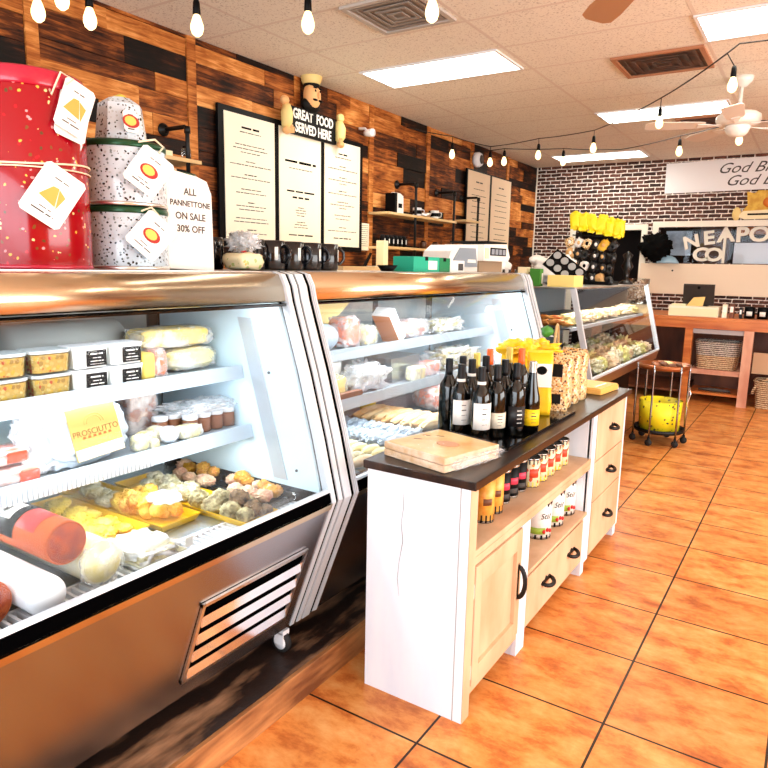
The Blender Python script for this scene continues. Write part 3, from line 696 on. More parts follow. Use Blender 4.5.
string_light([(-3.5, 6.9, 2.74), (-2.834, 6.58, 2.68), (-2.304, 6.83, 2.68), (-1.819, 7.13, 2.68), (-1.198, 6.713, 2.69), (-.68, 6.42, 2.72), (.6, 6.6, 2.66), (2.2, 6.5, 2.8)],
             [(-2.834, 6.581, 2.56), (-2.304, 6.832, 2.56), (-1.198, 6.713, 2.56), (-.689, 6.421, 2.57)], 'far string light sagging low in front of the brick wall')
# two spot lamps glowing against the wooden wall
t = thing('emergency_lamp', 'small white lamp head on the wooden wall top, right of the chef sign', 'lamp', (-3.5, 4.99, 2.62))
MB(True).tube([(-3.53, 5.0, 2.66), (-3.48, 5.02, 2.66), (-3.43, 5.0, 2.62)], .012, 8).build('arm', m_white, t)
MB(True).lathe([(0, -.05), (.022, -.045), (.03, -.01), (.035, .03), (.033, .045), (0, .045)], -3.42, 5.0, 2.615, 16, 'x').build('lamp_head', m_white, t)
t = thing('round_fixture', 'small round white fixture high on the wooden wall before the brick corner', 'fixture', (-3.5, 7.5, 2.62))
MB(True).lathe([(.05, 0), (.085, .01), (.085, .05), (.07, .08), (0, .085)], -3.53, 7.35, 2.72, 20, 'x').build('housing', m_white, t)
MB(True).lathe([(0, 0), (.05, 0), (.045, .01), (0, .012)], -3.444, 7.35, 2.72, 20, 'x').build('grille', m_grayink, t)

# ------------------------------------------------------------------ left wall: menu boards, chef sign, pipe shelves
m_boardpaper = mat('menu_paper', c(248, 240, 216), .7)
m_boardpaper2 = mat('menu_paper_tan', c(226, 200, 168), .7)
rn = random.Random(5)
def menu_board(y0, z0, z1, widths, label, layouts, paper, gap=.04, frm=.045):
    W = sum(widths)+gap*(len(widths)-1)+frm*2; x = XL+.03
    t = thing('menu_board', label, 'menu board', (x, y0+W/2, z0))
    MB().box(x, x+.022, y0, y0+W, z0, z1, .003).build('frame', m_black, t)
    y = y0+frm
    for wdt, lay in zip(widths, layouts):
        p = MB().box(x+.0225, x+.028, y, y+wdt, z0+frm*.8, z1-frm*.8).build('menu_panel', paper, t)
        mb = MB(); zc = (z0+z1)/2
        scribble(mb, MX(x+.0281, y+wdt/2, zc), wdt, [(o, f, k) for o, f, k in lay], rn, .0078)
        mb.build('menu_print', m_ink if paper is m_boardpaper else m_grayink, p)
        y += wdt+gap
    return t
L1 = [(.345, .35, 1.8), (.315, .42, .8), (.23, .60, .8), (.205, .68, .8), (.18, .40, .8), (.12, .2, .9), (.095, .82, .8), (.03, .26, .9), (.005, .78, .8), (-.07, .4, .9), (-.095, .6, .8), (-.16, .14, .9), (-.185, .6, .8), (-.21, .5, .8), (-.27, .62, .8), (-.295, .7, .8), (-.35, .18, .9), (-.375, .62, .8)]
L2 = [(.19, .74, 2.6), (.14, .55, .9), (-.03, .66, 2.0), (-.075, .40, 2.0), (-.15, .14, .8), (-.17, .26, .8), (-.19, .24, .8), (-.21, .2, .8), (-.26, .2, .8), (-.28, .3, .8), (-.30, .34, .8), (-.36, .58, 1.5)]
L3 = [(.33, .26, 1.6), (.30, .44, .8), (.23, .2, .9), (.205, .82, .8), (.14, .2, .9), (.115, .8, .8), (.09, .2, .8), (.03, .22, .9), (.005, .8, .8), (-.06, .3, .9), (-.085, .68, .8), (-.11, .2, .8), (-.17, .46, .8), (-.2, .4, .8), (-.27, .2, .8), (-.3, .82, .8), (-.36, .5, 1.5)]
menu_board(3.32, 1.60, 2.535, (.50, .50, .50), 'black framed three-panel menu on the wooden wall', (L1, L2, L3), m_boardpaper, .05, .05)
L4 = [(.30, .3, 2.4), (.22, .5, 1), (.15, .66, 1), (.08, .6, 1), (.02, .6, 1), (-.05, .66, 1), (-.12, .5, 1), (-.2, .66, 1), (-.27, .5, 1), (-.33, .6, 1)]
menu_board(7.10, 1.74, 2.60, (.60, .60), 'far two-panel tan menu beyond the pipe shelves', (L4, L4), m_boardpaper2, .06, .02)

# chef figure holding the slogan board
m_sign = mat('chef_sign_black', (.002, .002, .002, 1), .6, spec=.2)
m_chefcoat = mat('chef_coat', c(240, 214, 140), .6); m_skin = mat('painted_skin', c(232, 176, 116), .6)
def chef_sign():
    x = XL+.06; y0, y1 = 3.95, 4.62
    t = thing('chef_sign', 'chef figure holding a black slogan board above the menu', 'sign', (x, 4.35, 2.50))
    a = R(0)
    b = MB().box(x, x+.025, y0+.05, y1-.03, 2.455, 2.655, .004).build('slogan_board', m_sign, t)
    text('GREAT  FOOD', .10, m_paper, b, MX(x+.026, (y0+y1)/2+.01, 2.603), width=.76, bold=.003)
    text('SERVED HERE', .10, m_paper, b, MX(x+.026, (y0+y1)/2+.01, 2.507), width=.74, bold=.003)
    cy = 4.25; cx = x+.03
    MB(True).ball(cx, cy, 2.695, .05, .10, .06, 3).build('body', m_sign, t)
    h = MB(True).ball(cx+.015, cy-.005, 2.765, .045, .058, .075, 3, power=.9).build('head', m_skin, t)
    MB(True).ball(cx+.062, cy+.0, 2.763, .013, .012, .02, 2).build('nose', m_skin, h)
    MB(True).ball(cx+.055, cy-.024, 2.735, .010, .022, .007, 2).build('moustache', m_black, h)
    MB(True).ball(cx+.055, cy+.024, 2.735, .010, .022, .007, 2).build('moustache', m_black, h)
    MB(True).ball(cx+.054, cy-.022, 2.785, .006, .008, .009, 2).build('eye', m_black, h)
    MB(True).ball(cx+.054, cy+.022, 2.785, .006, .008, .009, 2).build('eye', m_black, h)
    MB(True).ball(cx+.054, cy-.024, 2.803, .005, .018, .005, 2).build('eyebrow', m_black, h)
    MB(True).ball(cx+.054, cy+.024, 2.803, .005, .018, .005, 2).build('eyebrow', m_black, h)
    hat = MB(True); hat.lathe([(.046, 0), (.048, .02), (.048, .028), (.0, .028)], cx+.01, cy-.005, 2.805, 20)
    hat.build('hat_band', m_sign, t)
    ht = MB(True)
    ht.lathe([(.050, .0), (.056, .012), (.062, .03), (.064, .045), (.05, .058), (.0, .062)], cx+.01, cy-.005, 2.828, 24)
    ht.build('chef_hat', m_chefcoat, t)
    s = MB(True).ball(cx+.045, cy, 2.705, .016, .035, .02, 2).build('neckerchief', m_red, t)
    for sy, yy in ((-1, y0+.0), (1, y1-.01)):
        arm = MB(True).tube([(cx, yy-.005*sy, 2.52), (cx+.02, yy, 2.56), (cx+.02, yy+.0, 2.62), (cx+.01, yy-.008*sy, 2.68)], [.03, .042, .046, .03], 14, flat=1).build('sleeve', m_chefcoat, t)
        hd = MB(True).ball(cx+.02, yy+.004*sy, 2.50, .032, .035, .028, 3)
        hd.build('hand', m_skin, t)
        for k in range(4):
            MB(True).tube([(cx+.03, yy-.012*sy, 2.486+.011*k), (cx+.05, yy-.028*sy, 2.489+.011*k), (cx+.045, yy-.05*sy, 2.492+.011*k)], [.0075, .0075, .006], 8).build('finger', m_skin, t)
        MB(True).tube([(cx+.02, yy-.005*sy, 2.525), (cx+.045, yy-.02*sy, 2.538), (cx+.04, yy-.04*sy, 2.538)], [.009, .008, .006], 8).build('thumb', m_skin, t)
        MB(True).ball(cx+.01, yy+.012*sy, 2.71, .03, .04, .035, 2).build('shoulder', m_skin if sy < 0 else m_chefcoat, t)
    for ch in t.children:
        if ch.name.split('.')[0] in ('head', 'hat_band', 'chef_hat'):
            ch.scale = (1.3,)*3; p = Vector((cx, cy, 2.66))-wloc(t); ch.location = p-p*1.3+Vector((0, 0, -.035))
        if ch.name.split('.')[0] in ('sleeve', 'hand', 'finger', 'thumb', 'shoulder'): ch.location.z = -.04
chef_sign()
# small white price strip on the wall and cream post on the counter
t = MB().box(XL+.03, XL+.034, 5.02, 5.16, 1.62, 1.86).build('notice', m_boardpaper); mbp = MB()
tag(t, 'narrow speckled paper strip on the wooden wall right of the big menu', 'notice')
scribble(mbp, MX(XL+.0341, 5.09, 1.74), .14, [(.10-.018*k, .8, .8) for k in range(11)], rn, .006); mbp.build('print', m_grayink, t)

m_shelfwood = mat('shelf_board_wood', c(214, 176, 120), .5, noise=(8, c(236, 204, 150), 5, (1, .3, 1), .4, .7))
def pipe_run(t, y, ztop, zbot, xw=XL+.02, xf=-3.32):
    p = MB(True).tube([(xw, y-.0, ztop), (xf-.02, y, ztop), (xf, y, ztop-.02), (xf, y, zbot)], .013, 10)
    p.lathe([(0, 0), (.04, 0), (.04, .008), (.02, .01), (.02, .03), (0, .03)], xw-.01, y, ztop, 18, 'x').lathe([(.019, -.02), (.019, .02)], xf, y, ztop-.02, 12)
    return p.build('pipe_bracket', m_blackmetal, t)
def pipe_shelf(ys, y0, y1, levels, ztop, zbot, label):
    t = thing('pipe_shelf', label, 'wall shelf', (-3.4, (y0+y1)/2, zbot), 'black pipe shelves on the wooden wall')
    for y in ys: pipe_run(t, y, ztop, zbot)
    for z in levels: MB().box(-3.545+.03, -3.30, y0, y1, z-.022, z, .002).build('shelf_board', m_shelfwood, t)
    return t
pipe_shelf([5.66, 6.46], 5.15, 6.50, [1.965, 1.66], 2.26, 1.45, 'two-board pipe shelf right of the big menu, over the green box')
pipe_shelf([7.05], 6.72, 7.06, [2.0], 2.26, 1.62, 'small one-board pipe shelf in front of the far tan menu')
pipe_shelf([2.90], 2.60, 2.99, [2.10], 2.29, 2.0, 'pipe bracket shelf between the speckled tins and the big menu')
# things on those shelves
def jar_small(name, label, cat, x, y, z, r, h, m, group=None, cap=None):
    t = thing(name, label, cat, (x, y, z), group)
    MB(True).lathe([(0, 0), (r, 0), (r, h*.8), (r*.85, h*.86), (r*.6, h*.9)]+([] if cap else [(0, h*.9)]), x, y, z, 16).build('body', m, t)
    if cap: MB(True).lathe([(r*.62, h*.88), (r*.7, h*.88), (r*.7, h), (0, h)], x, y, z, 16).build('cap', cap, t)
    return t
t = thing('coffee_bag', 'white and black bag standing at the left of the upper pipe shelf', 'bag', (-3.42, 5.45, 1.965))
MB().prism([(-3.47, 1.965), (-3.37, 1.965), (-3.375, 2.13), (-3.41, 2.16), (-3.43, 2.16), (-3.465, 2.13)], 'y', 5.40, 5.52).build('bag_body', m_paper, t)
MB().box(-3.3735, -3.369, 5.43, 5.49, 2.02, 2.06).build('bag_label', m_black, t)
MB().box(-3.475, -3.365, 5.36, 5.399, 1.965, 2.15, .004).build('bag_side', m_black, t)
for k, (y, nm, mm) in enumerate(((5.86, 'stack of white cups beside the bag', m_white), (6.22, 'white patterned mug at the right of the upper pipe shelf', m_paper))):
    t = thing('coffee_mug', nm, 'mug', (-3.42, y, 1.965))
    MB(True).lathe([(0, 0), (.04, 0), (.045, .09), (.041, .09), (.037, .008), (0, .008)], -3.42, y, 1.965, 18).build('cup', mm, t)
    MB(True).tube([(-3.42+.041, y+.01, 2.04), (-3.35, y+.02, 2.03), (-3.355, y+.02, 1.995), (-3.38, y+.01, 1.985)], .005, 6).build('handle', mm, t)
    MB().lathe([(.0445, .03), (.0457, .03), (.0462, .065), (.0448, .065)], -3.42, y, 1.965, 12).build('print', m_black, t)
t = MB(True).lathe([(0, 0), (.07, 0), (.085, .05), (.08, .05), (.066, .006), (0, .006)], -3.42, 5.98, 1.965, 18).build('small_bowl', m_steel)
tag(t, 'dull metal bowl between the two mugs on the pipe shelf', 'bowl')
for k in range(6):
    y = 5.21+.075*k
    j = jar_small('dark_bottle', 'small black bottle in the row on the lower pipe shelf, ' + ('leftmost', 'second from left', 'third from left', 'fourth from left', 'second from right', 'rightmost')[k], 'bottle', -3.40, y, 1.66, .028, .105, m_black, 'dark bottles on the lower pipe shelf', m_rubber)
    MB().box(-3.3725, -3.370, y-.006, y+.006, 1.69, 1.73).build('label', m_paper, j)
for y in (6.0, 6.25): jar_small('dark_jar', 'brown jar on the lower pipe shelf, ' + ('nearer' if y < 6.1 else 'farther') + ' of two', 'jar', -3.42, y, 1.66, .035, .08, mat('brown_glass', c(80, 46, 26), .3), 'brown jars on the lower pipe shelf', m_black)
t = MB().box(-3.50, -3.36, 2.68, 2.82, 2.1005, 2.14, .006).build('folded_cloth', m_cream); tag(t, 'folded pale cloth on the pipe bracket shelf behind the tins', 'cloth')
t = jar_small('glass_shaker', 'small glass shaker on the pipe bracket shelf above the sale sign', 'shaker', -3.40, 2.955, 2.10, .03, .09, m_clear, None, m_black)
# service counter along the wooden wall, mostly hidden behind the cases
t = thing('back_counter', 'work counter along the wooden wall behind the cases', 'counter', (-3.2, 5, 0))
MB().box(-3.51, -2.85, .5, 8.9, .90, .94, .004).build('worktop', mat('counter_steel', c(190, 180, 165), .35, .5), t)
MB().box(-3.50, -2.90, .52, 8.88, .0, .90).build('carcass', mat('counter_dark', c(60, 40, 30), .6), t)
t = thing('timber_ledge', 'pale wooden ledge at the wooden wall above the counter behind the second case', 'shelf', (-3.3, 4.8, 1.43))
MB().box(-3.5, -2.95, 4.0, 6.2, 1.44, 1.475, .003).build('ledge_board', m_shelfwood, t)
for y in (4.05, 6.1): MB().box(-3.48, -3.44, y, y+.04, .94, 1.44).build('post', m_shelfwood, t)
for y in (4.05, 6.1): MB().box(-3.02, -2.98, y, y+.04, .94, 1.44).build('post', m_shelfwood, t)
t = MB().box(-3.28, -3.20, 4.93, 5.0, 1.4755, 1.70, .003).build('candle', m_cream); tag(t, 'tall square cream block standing behind the second case', 'block')
t = thing('espresso_knife', 'dark spatula leaning behind the black mugs', 'utensil', (-3.05, 4.45, 1.476))
MB().box(-3.055, -3.045, 4.42, 4.60, 1.4765, 1.482).build('blade', m_steel, t); MB().prism([(4.40, 1.477), (4.44, 1.477), (4.52, 1.58), (4.50, 1.585)], 'x', -3.056, -3.044).build('handle', m_black, t)

# ------------------------------------------------------------------ tins and small things on top of the cases
ZT = 1.4562
m_redtin = spots('red_tin', c(150, 0, 18), [c(240, 178, 70), c(236, 205, 140), c(120, 70, 30), c(240, 150, 150), c(200, 12, 30), c(90, 60, 30)], 60, .22, .16, coat=.2, spec=.4)
m_redlid = mat('red_lid', c(180, 20, 50), .22, coat=.15)
m_speckle = spots('speckled_tin', c(200, 214, 224), [c(26, 30, 32), c(120, 134, 138), c(40, 46, 50), c(180, 190, 194)], 105, .34, .2, coat=.3)
m_greenrim = mat('green_rim', c(24, 74, 44), .3, .4)
m_twine = mat('cream_twine', c(240, 220, 190), .8)
m_tincloth = mat('orange_picture', c(232, 160, 70), .7); m_tinred = mat('fruit_red', c(170, 40, 30), .7)
def tag_card(t, M, w, h, kind, nm='gift_tag'):
    """hanging card, M places its centre, faces local +z"""
    b = MB(); b.xf = M; b.prism([(-w/2+.008, -h/2), (w/2-.008, -h/2), (w/2, -h/2+.008), (w/2, h/2-.008), (w/2-.008, h/2), (-w/2+.008, h/2), (-w/2, h/2-.008), (-w/2, -h/2+.008)], 'z', -.0012, .0012)
    g = b.build(nm, m_paper, t)
    b = MB(); b.xf = M
    if kind == 'cone':
        b.prism([(-.028, -.014), (.016, -.022), (.004, .022), (-.010, .020)], 'z', .0013, .0022); b.prism([(.006, .020), (.026, .010), (.020, -.026)], 'z', .0013, .0020)
        b.build('picture', m_tincloth, g)
    else:
        b.prism([(.026*math.cos(k*PI/8)*(1 if k < 9 else 1), .018*math.sin(k*PI/8)) for k in range(16)], 'z', .0013, .0022); b.build('picture', m_tinred, g)
        b = MB(); b.xf = M; b.prism([(-.002+.018*math.cos(k*PI/6), .001+.013*math.sin(k*PI/6)) for k in range(12)], 'z', .0023, .0028); b.build('picture', m_yellow if False else mat('fruit_yellow', c(240, 196, 90), .7), g)
    b = MB(); scribble(b, M @ Matrix.Translation((0, 0, .0013)), w, [(.036*h/.12, .35, .8), (-.032*h/.12, .3, .7), (-.042*h/.12, .55, .9)], rn, .004, .0006); b.build('tag_print', m_grayink, g)
    return g
def tin(name, label, x, y, z, r, h, body, rim, seg=48, lid=True, lh=.018):
    t = thing(name, label, 'tin', (x, y, z))
    MB(True).lathe([(0, .002), (r*.985, .002), (r, .008), (r, h-lh-.001), (r*.98, h-lh+.002), (0, h-lh+.002)], x, y, z, seg).build('body', body, t)
    if lid:
        MB(True).lathe([(r*.9, h-lh), (r*1.015, h-lh), (r*1.02, h-lh+.004), (r*1.02, h-.006), (r*.99, h), (r*.96, h-.004), (0, h-.004)], x, y, z, seg).build('lid', rim, t)
    MB(True).lathe([(r*.98, 0), (r*1.012, 0), (r*1.015, .006), (r*1.003, .010), (r*.98, .010)], x, y, z, seg).build('base_rim', rim if rim is m_redlid else m_steel, t)
    return t
def facing(x, y, z, roll=0, tilt=0, yaw=None):
    """frame at x,y,z whose +z looks roughly to the shop side (+X,-Y)"""
    a = R(-35) if yaw is None else yaw
    n = Vector((math.cos(a), math.sin(a), 0)); xx = Vector((-n.y, n.x, 0))*1; yy = Vector((0, 0, 1))
    M = Matrix(((xx.x, yy.x, n.x, x), (xx.y, yy.y, n.y, y), (xx.z, yy.z, n.z, z), (0, 0, 0, 1)))
    return M @ Matrix.Rotation(tilt, 4, 'X') @ Matrix.Rotation(roll, 4, 'Z')
rx_, ry_, rr_ = -1.70, .975, .135
t = tin('panettone_tin', 'tall glossy red tin with floral pattern and twine', rx_, ry_, ZT, rr_, .462, m_redtin, m_redlid, lh=.04)
MB(True).tube([(rx_+(rr_+.004)*math.cos(a), ry_+(rr_+.004)*math.sin(a), ZT+.250+.006*math.sin(2*a)) for a in [2*PI*k/40 for k in range(40)]], .0025, 6, True).build('twine', m_twine, t)
MB(True).tube([(rx_+(rr_+.004)*math.cos(a), ry_+(rr_+.004)*math.sin(a), ZT+.238) for a in [2*PI*k/40 for k in range(40)]], .002, 6, True).build('twine', m_twine, t)
def onr(x, y, r, a): return x+r*math.cos(a), y+r*math.sin(a)
px, py = onr(rx_, ry_, rr_+.012, R(-12)); tag_card(t, facing(px, py, 1.455+.175, R(-34), R(-4), R(-20)), .10, .135, 'cone')
px, py = onr(rx_, ry_, rr_+.018, R(14)); tag_card(t, facing(px, py, 1.455+.385, R(-22), R(-3), R(0)), .08, .125, 'cone')
px2, py2 = onr(rx_, ry_, rr_+.012, R(15)); tag_card(t, facing(px2-.004, py2+.0, 1.455+.37, R(-16), R(-3), R(0)), .08, .12, 'cone', 'gift_tag')
MB(True).tube([(px-.03, py-.05, 1.89), (px-.005, py-.055, 1.86), (px-.002, py-.03, 1.915), (px, py+.0, 1.905), (px+.003, py-.02, 1.89)], .0025, 6).build('twine_loop', m_twine, t)
gx, gy, gr_ = -1.72, 1.262, .118
z1 = ZT; z2 = ZT+.176
t = tin('speckled_tin', 'lower of two grey speckled tins with green rims', gx, gy, z1, gr_, .174, m_speckle, m_greenrim)
px, py = onr(gx, gy, gr_+.022, R(-8)); tag_card(t, facing(px, py, z1+.095, R(-42), R(-6), R(-24)), .098, .115, 'fruit')
MB(True).tube([(px, py-.03, z1+.16), (px+.004, py, z1+.172), (px, py+.03, z1+.15)], .0025, 6).build('twine_loop', m_twine, t)
t = tin('speckled_tin', 'upper grey speckled tin, with a box on its lid', gx, gy, z2, gr_, .174, m_speckle, m_greenrim)
px, py = onr(gx, gy, gr_+.022, R(-8)); tag_card(t, facing(px, py, z2+.092, R(-36), R(-6), R(-24)), .098, .115, 'fruit')
MB(True).tube([(px, py-.03, z2+.165), (px+.004, py+.02, z2+.178), (px-.01, py+.06, z2+.165), (px, py+.03, z2+.14)], .003, 6).build('twine_loop', m_twine, t)
z3 = z2+.1745
t = thing('gift_box', 'white speckled tapered box on top of the speckled tins', 'box', (gx, gy, z3))
M8 = lambda r, z: [(gx+r*math.cos(R(22.5+45*k)), gy+r*math.sin(R(22.5+45*k)), z) for k in range(8)]
b = MB(); v = M8(.073, z3+.0005)+M8(.060, z3+.105)+M8(.03, z3+.125); b._new(v, [tuple(range(8))[::-1]]+[(i, (i+1) % 8, 8+(i+1) % 8, 8+i) for i in range(8)]+[(8+i, 8+(i+1) % 8, 16+(i+1) % 8, 16+i) for i in range(8)]+[tuple(range(16, 24))], False)
gb = b.build('box_body', m_speckle, t)
px, py = onr(gx, gy, .068, R(-14)); tag_card(t, facing(px, py, z3+.055, 0, R(-7), R(-4)), .045, .06, 'fruit', 'box_label')
MB(True).ball(gx, gy, z3+.128, .02, .012, .010, 2, amp=.3).build('ribbon', mat('gold_ribbon', c(214, 190, 60), .4), t)
# tin behind the sale sign
sx, sy = -1.78, 1.47
t = tin('sale_tin', 'dark tin with green rim standing behind the sale sign', sx, sy, ZT, .088, .30, m_speckle, m_greenrim)
MB().box(sx-.05, sx+.02, sy-.02, sy+.02, ZT+.297, ZT+.318, .004).build('lid_knob', mat('tan_card', c(214, 180, 140), .7), t)
t = thing('sale_sign', 'white sheet with handwritten sale notice leaning on a tin', 'sign', (-1.655, 1.465, ZT))
b = MB(); M = facing(-1.655, 1.445, ZT+.148, R(-2), R(-3), R(-8)); b.xf = M
b.prism([(-.078, -.146), (.084, -.146), (.080, .09), (.064, .128), (.03, .138), (-.082, .150)], 'z', -.0008, .0008); ps = b.build('sheet', m_paper, t)
for s, zz, sz in (('ALL', .088, .029), ('PANNETTONE', .052, .0235), ('ON SALE', .014, .029), ('30% OFF', -.024, .029)):
    text(s, sz, m_grayink, ps, M @ Matrix.Translation((.003, zz, .0012)), ext=.0003, bold=.0007, width=.92)
# cellophane gift
t = thing('gift_parcel', 'cellophane-wrapped parcel with gathered top beside the sale sign', 'gift', (-1.72, 1.74, ZT))
MB(True).ball(-1.72, 1.74, ZT+.03, .055, .065, .032, 3, amp=.1, freq=9, seed=2, floor=ZT+.001, power=.6).build('parcel_body', spots('cream_floral', c(240, 224, 180), [c(220, 190, 90), c(230, 150, 110), c(240, 226, 190), c(180, 190, 110)], 50, .35), t)
fl = MB(); rg = random.Random(3)
for k in range(26):
    a = rg.uniform(0, 2*PI); r0 = rg.uniform(.01, .055); hh = rg.uniform(.05, .075)
    fl.quad((-1.72, 1.74, ZT+.058), (-1.72+r0*math.cos(a), 1.74+r0*math.sin(a), ZT+.058+hh), (-1.72+r0*math.cos(a+.5)*.9, 1.74+r0*math.sin(a+.5)*.9, ZT+.058+hh*rg.uniform(.7, 1.1)))
fl.build('gathered_top', mat('cellophane', c(215, 215, 214), .12, .5), t); MB(True).ball(-1.72, 1.74, ZT+.098, .052, .052, .034, 4, .35, 20, 4).build('film_plume', filmmat('plume_film', .35), t)
MB(True).lathe([(.008, 0), (.012, .004), (.008, .008)], -1.72, 1.74, ZT+.060, 12).build('red_tie', m_red, t)
# black mugs
def mug_proto():
    t = thing('black_mug', 'black mug beside the gift parcel, first of the row', 'mug', (0, 0, 0), 'black mugs on the cases')
    MB(True).lathe([(0, 0), (.047, 0), (.052, .008), (.052, .10), (.0485, .103), (.046, .10), (.046, .01), (0, .01)], seg=28).build('cup', mat('black_glaze', (.002, .002, .004, 1), .15), t, True)
    MB(True).tube([(.050, .0, .082), (.066, .0, .086), (.080, 0, .07), (.080, 0, .045), (.066, 0, .027), (.050, 0, .03)], .006, 8, flat=1).build('handle', MATS['black_glaze'], t, True)
    MB().lathe([(.0523, .035), (.0528, .035), (.0528, .08), (.0523, .08)], seg=5, a0=R(-42), a1=R(-28)).build('print', m_paper, t, True)
    return t
mp = mug_proto(); mugs = [(1.70, ''), (1.875, ''), (1.99, ''), (2.105, ''), (2.22, ''), (2.335, '')]
lab = ['black mug in front of the menu, leftmost beside the gift parcel', 'black mug, second in the row of six', 'black mug, third in the row of six', 'black mug, fourth in the row of six', 'black mug, fifth in the row of six', 'black mug at the right end of the row of six']
for k, (y, _) in enumerate(mugs):
    o = mp if k == 0 else copy_tree(mp); o.location = (-1.86 if k == 0 else -1.82, y, ZT+.0008); o.rotation_euler.z = R(-25+17*k); o['label'] = lab[k]; o.scale = (1.1, 1.1, 1.1)
# boxes and scale on case two
def carton(name, label, x0, x1, y0, y1, h, m, z=ZT, notch=True, cat='box', lbl=None):
    t = thing(name, label, cat, ((x0+x1)/2, (y0+y1)/2, z))
    MB().box(x0, x1, y0, y1, z+.0005, z+h, .002).build('box_body', m, t)
    if lbl: MB().box(x1+.0002, x1+.0015, y0+(y1-y0)*.55, y0+(y1-y0)*.9, z+h*.15, z+h*.75).build('box_label', lbl, t)
    if notch: MB().box(x1-.02, x1+.001, (y0+y1)/2-.02, (y0+y1)/2+.01, z+h*.75, z+h+.001).build('opening', m_black, t)
    return t
m_teal = mat('teal_card', c(30, 178, 142), .5); m_dkgreen = mat('glove_green', c(10, 130, 80), .5)
carton('glove_box', 'teal green box of gloves lying on the second case', -1.80, -1.68, 2.86, 3.125, .075, m_teal, lbl=m_paper)
carton('glove_box', 'dark green box between the teal box and a white one', -1.80, -1.68, 3.13, 3.245, .073, m_dkgreen, notch=True)
carton('white_carton', 'small white carton beside the green boxes', -1.80, -1.68, 3.25, 3.42, .062, m_paper, notch=False, lbl=m_grayink)
t = thing('black_bowl', 'small black bowl on the second case left of the teal box', 'bowl', (-1.75, 2.73, ZT)); MB(True).lathe([(0, .001), (.03, .001), (.05, .03), (.046, .03), (.027, .006), (0, .006)], -1.75, 2.73, ZT, 20).build('bowl_body', m_black, t)
def scale():
    t = thing('label_scale', 'white label-printing scale on the second case', 'scale', (-1.95, 3.75, ZT))
    z = ZT+.001; m_sw = mat('scale_white', c(240, 238, 230), .4); m_sg = mat('scale_grey', c(140, 150, 160), .35)
    pr = [(3.50, z), (3.93, z), (3.93, z+.165), (3.64, z+.158), (3.56, z+.12)]
    MB().prism(pr, 'x', -2.02, -1.84).build('housing', m_sw, t)
    MB().prism([(3.56, z+.03), (3.60, z+.08), (3.67, z+.142), (3.88, z+.145), (3.91, z+.03)], 'x', -1.8395, -1.83).build('side_window', m_sg, t)
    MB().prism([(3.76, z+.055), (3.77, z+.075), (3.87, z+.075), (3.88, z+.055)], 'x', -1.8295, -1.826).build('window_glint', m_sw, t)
    MB().prism([(3.932, z+.07), (4.33, z+.07), (4.36, z+.10), (4.30, z+.185), (3.932, z+.172)], 'x', -2.08, -1.80).build('control_head', m_sw, t)
    MB().box(-2.06, -1.83, 3.933, 4.30, z, z+.069).build('head_base', mat('scale_tan', c(150, 130, 105), .5), t)
    d = MB().box(-1.7995, -1.795, 4.03, 4.28, z+.105, z+.155).build('display', m_black, t)
    for k in range(4): MB().box(-1.7948, -1.793, 4.04+.06*k, 4.085+.06*k, z+.112, z+.146).build('key', m_sg, d)
    MB().box(-1.7995, -1.793, 3.95, 4.0, z+.085, z+.15).build('sticker', m_cream, t)
    MB().box(-2.08, -1.80, 4.0, 4.3, z+.186, z+.196, .004).build('top_rail', m_blackmetal, t)
scale()

# ------------------------------------------------------------------ goods in the first case
S1, S2, DK = 1.1205, .9175, .7005
m_salad = spots('pasta_salad', c(226, 186, 90), [c(214, 90, 40), c(240, 220, 150), c(236, 200, 110), c(244, 196, 70), c(190, 150, 70), c(240, 214, 130)], 80, .5, .5, bump=(50, .6))
m_lid = mat('clear_lid', c(226, 236, 240), .15, alpha=.65)
m_tubwhite = mat('frosted_tub', c(234, 238, 236), .3)
def tub(label, x, y, z, kind, rz=0):
    t = thing('deli_tub', label, 'food tub', (x, y, z), 'deli tubs stacked on the upper shelf')
    a, b, h = .046, .055, .062
    def ring(s, zz, r=.012): return [(px*s, py*s, zz) for px, py in ((a-r, -b), (a, -b+r), (a, b-r), (a-r, b), (-a+r, b), (-a, b-r), (-a, -b+r), (-a+r, -b))]
    def shell(s0, s1, z0, z1):
        m_ = MB(); v = ring(s0, z0)+ring(s1, z1); m_.xf = Matrix.Translation((x, y, z)) @ Matrix.Rotation(rz, 4, 'Z')
        m_._new(v, [tuple(range(8))[::-1], tuple(range(8, 16))]+[(i, (i+1) % 8, 8+(i+1) % 8, 8+i) for i in range(8)], False); return m_
    if kind == 'salad':
        shell(.86, .94, .003, .050).build('salad', m_salad, t); shell(.90, .985, .001, .053).build('tub_body', m_clear, t)
    else: shell(.90, .985, .001, .053).build('tub_body', m_tubwhite, t)
    shell(1.0, 1.0, .0535, .061).build('lid', m_lid if kind == 'salad' else m_white, t)
    if kind != 'salad':
        M = Matrix.Translation((x, y, z)) @ Matrix.Rotation(rz, 4, 'Z')
        q = MB(); q.xf = M; q.box(a*.955, a*.99+.0015, -b*.35, b*.75, .006, .050); q = q.build('tub_label', m_labelblack, t)
        w_ = MB(); scribble(w_, M @ MX(a*.99+.0016, b*.2, .028), .05, [(.012, .75, 1.3), (.001, .5, .7), (-.008, .8, .8), (-.016, .85, .35)], rn, .0032, .0005); w_.build('label_print', m_paper, q)
    return t
cols = [(.755, 'salad', 'out past the left edge'), (.865, 'salad', 'at the left edge of the photo'), (.985, 'salad', 'just left of the black-labelled tubs'), (1.10, 'label', 'left of two'), (1.215, 'label', 'right of two')]
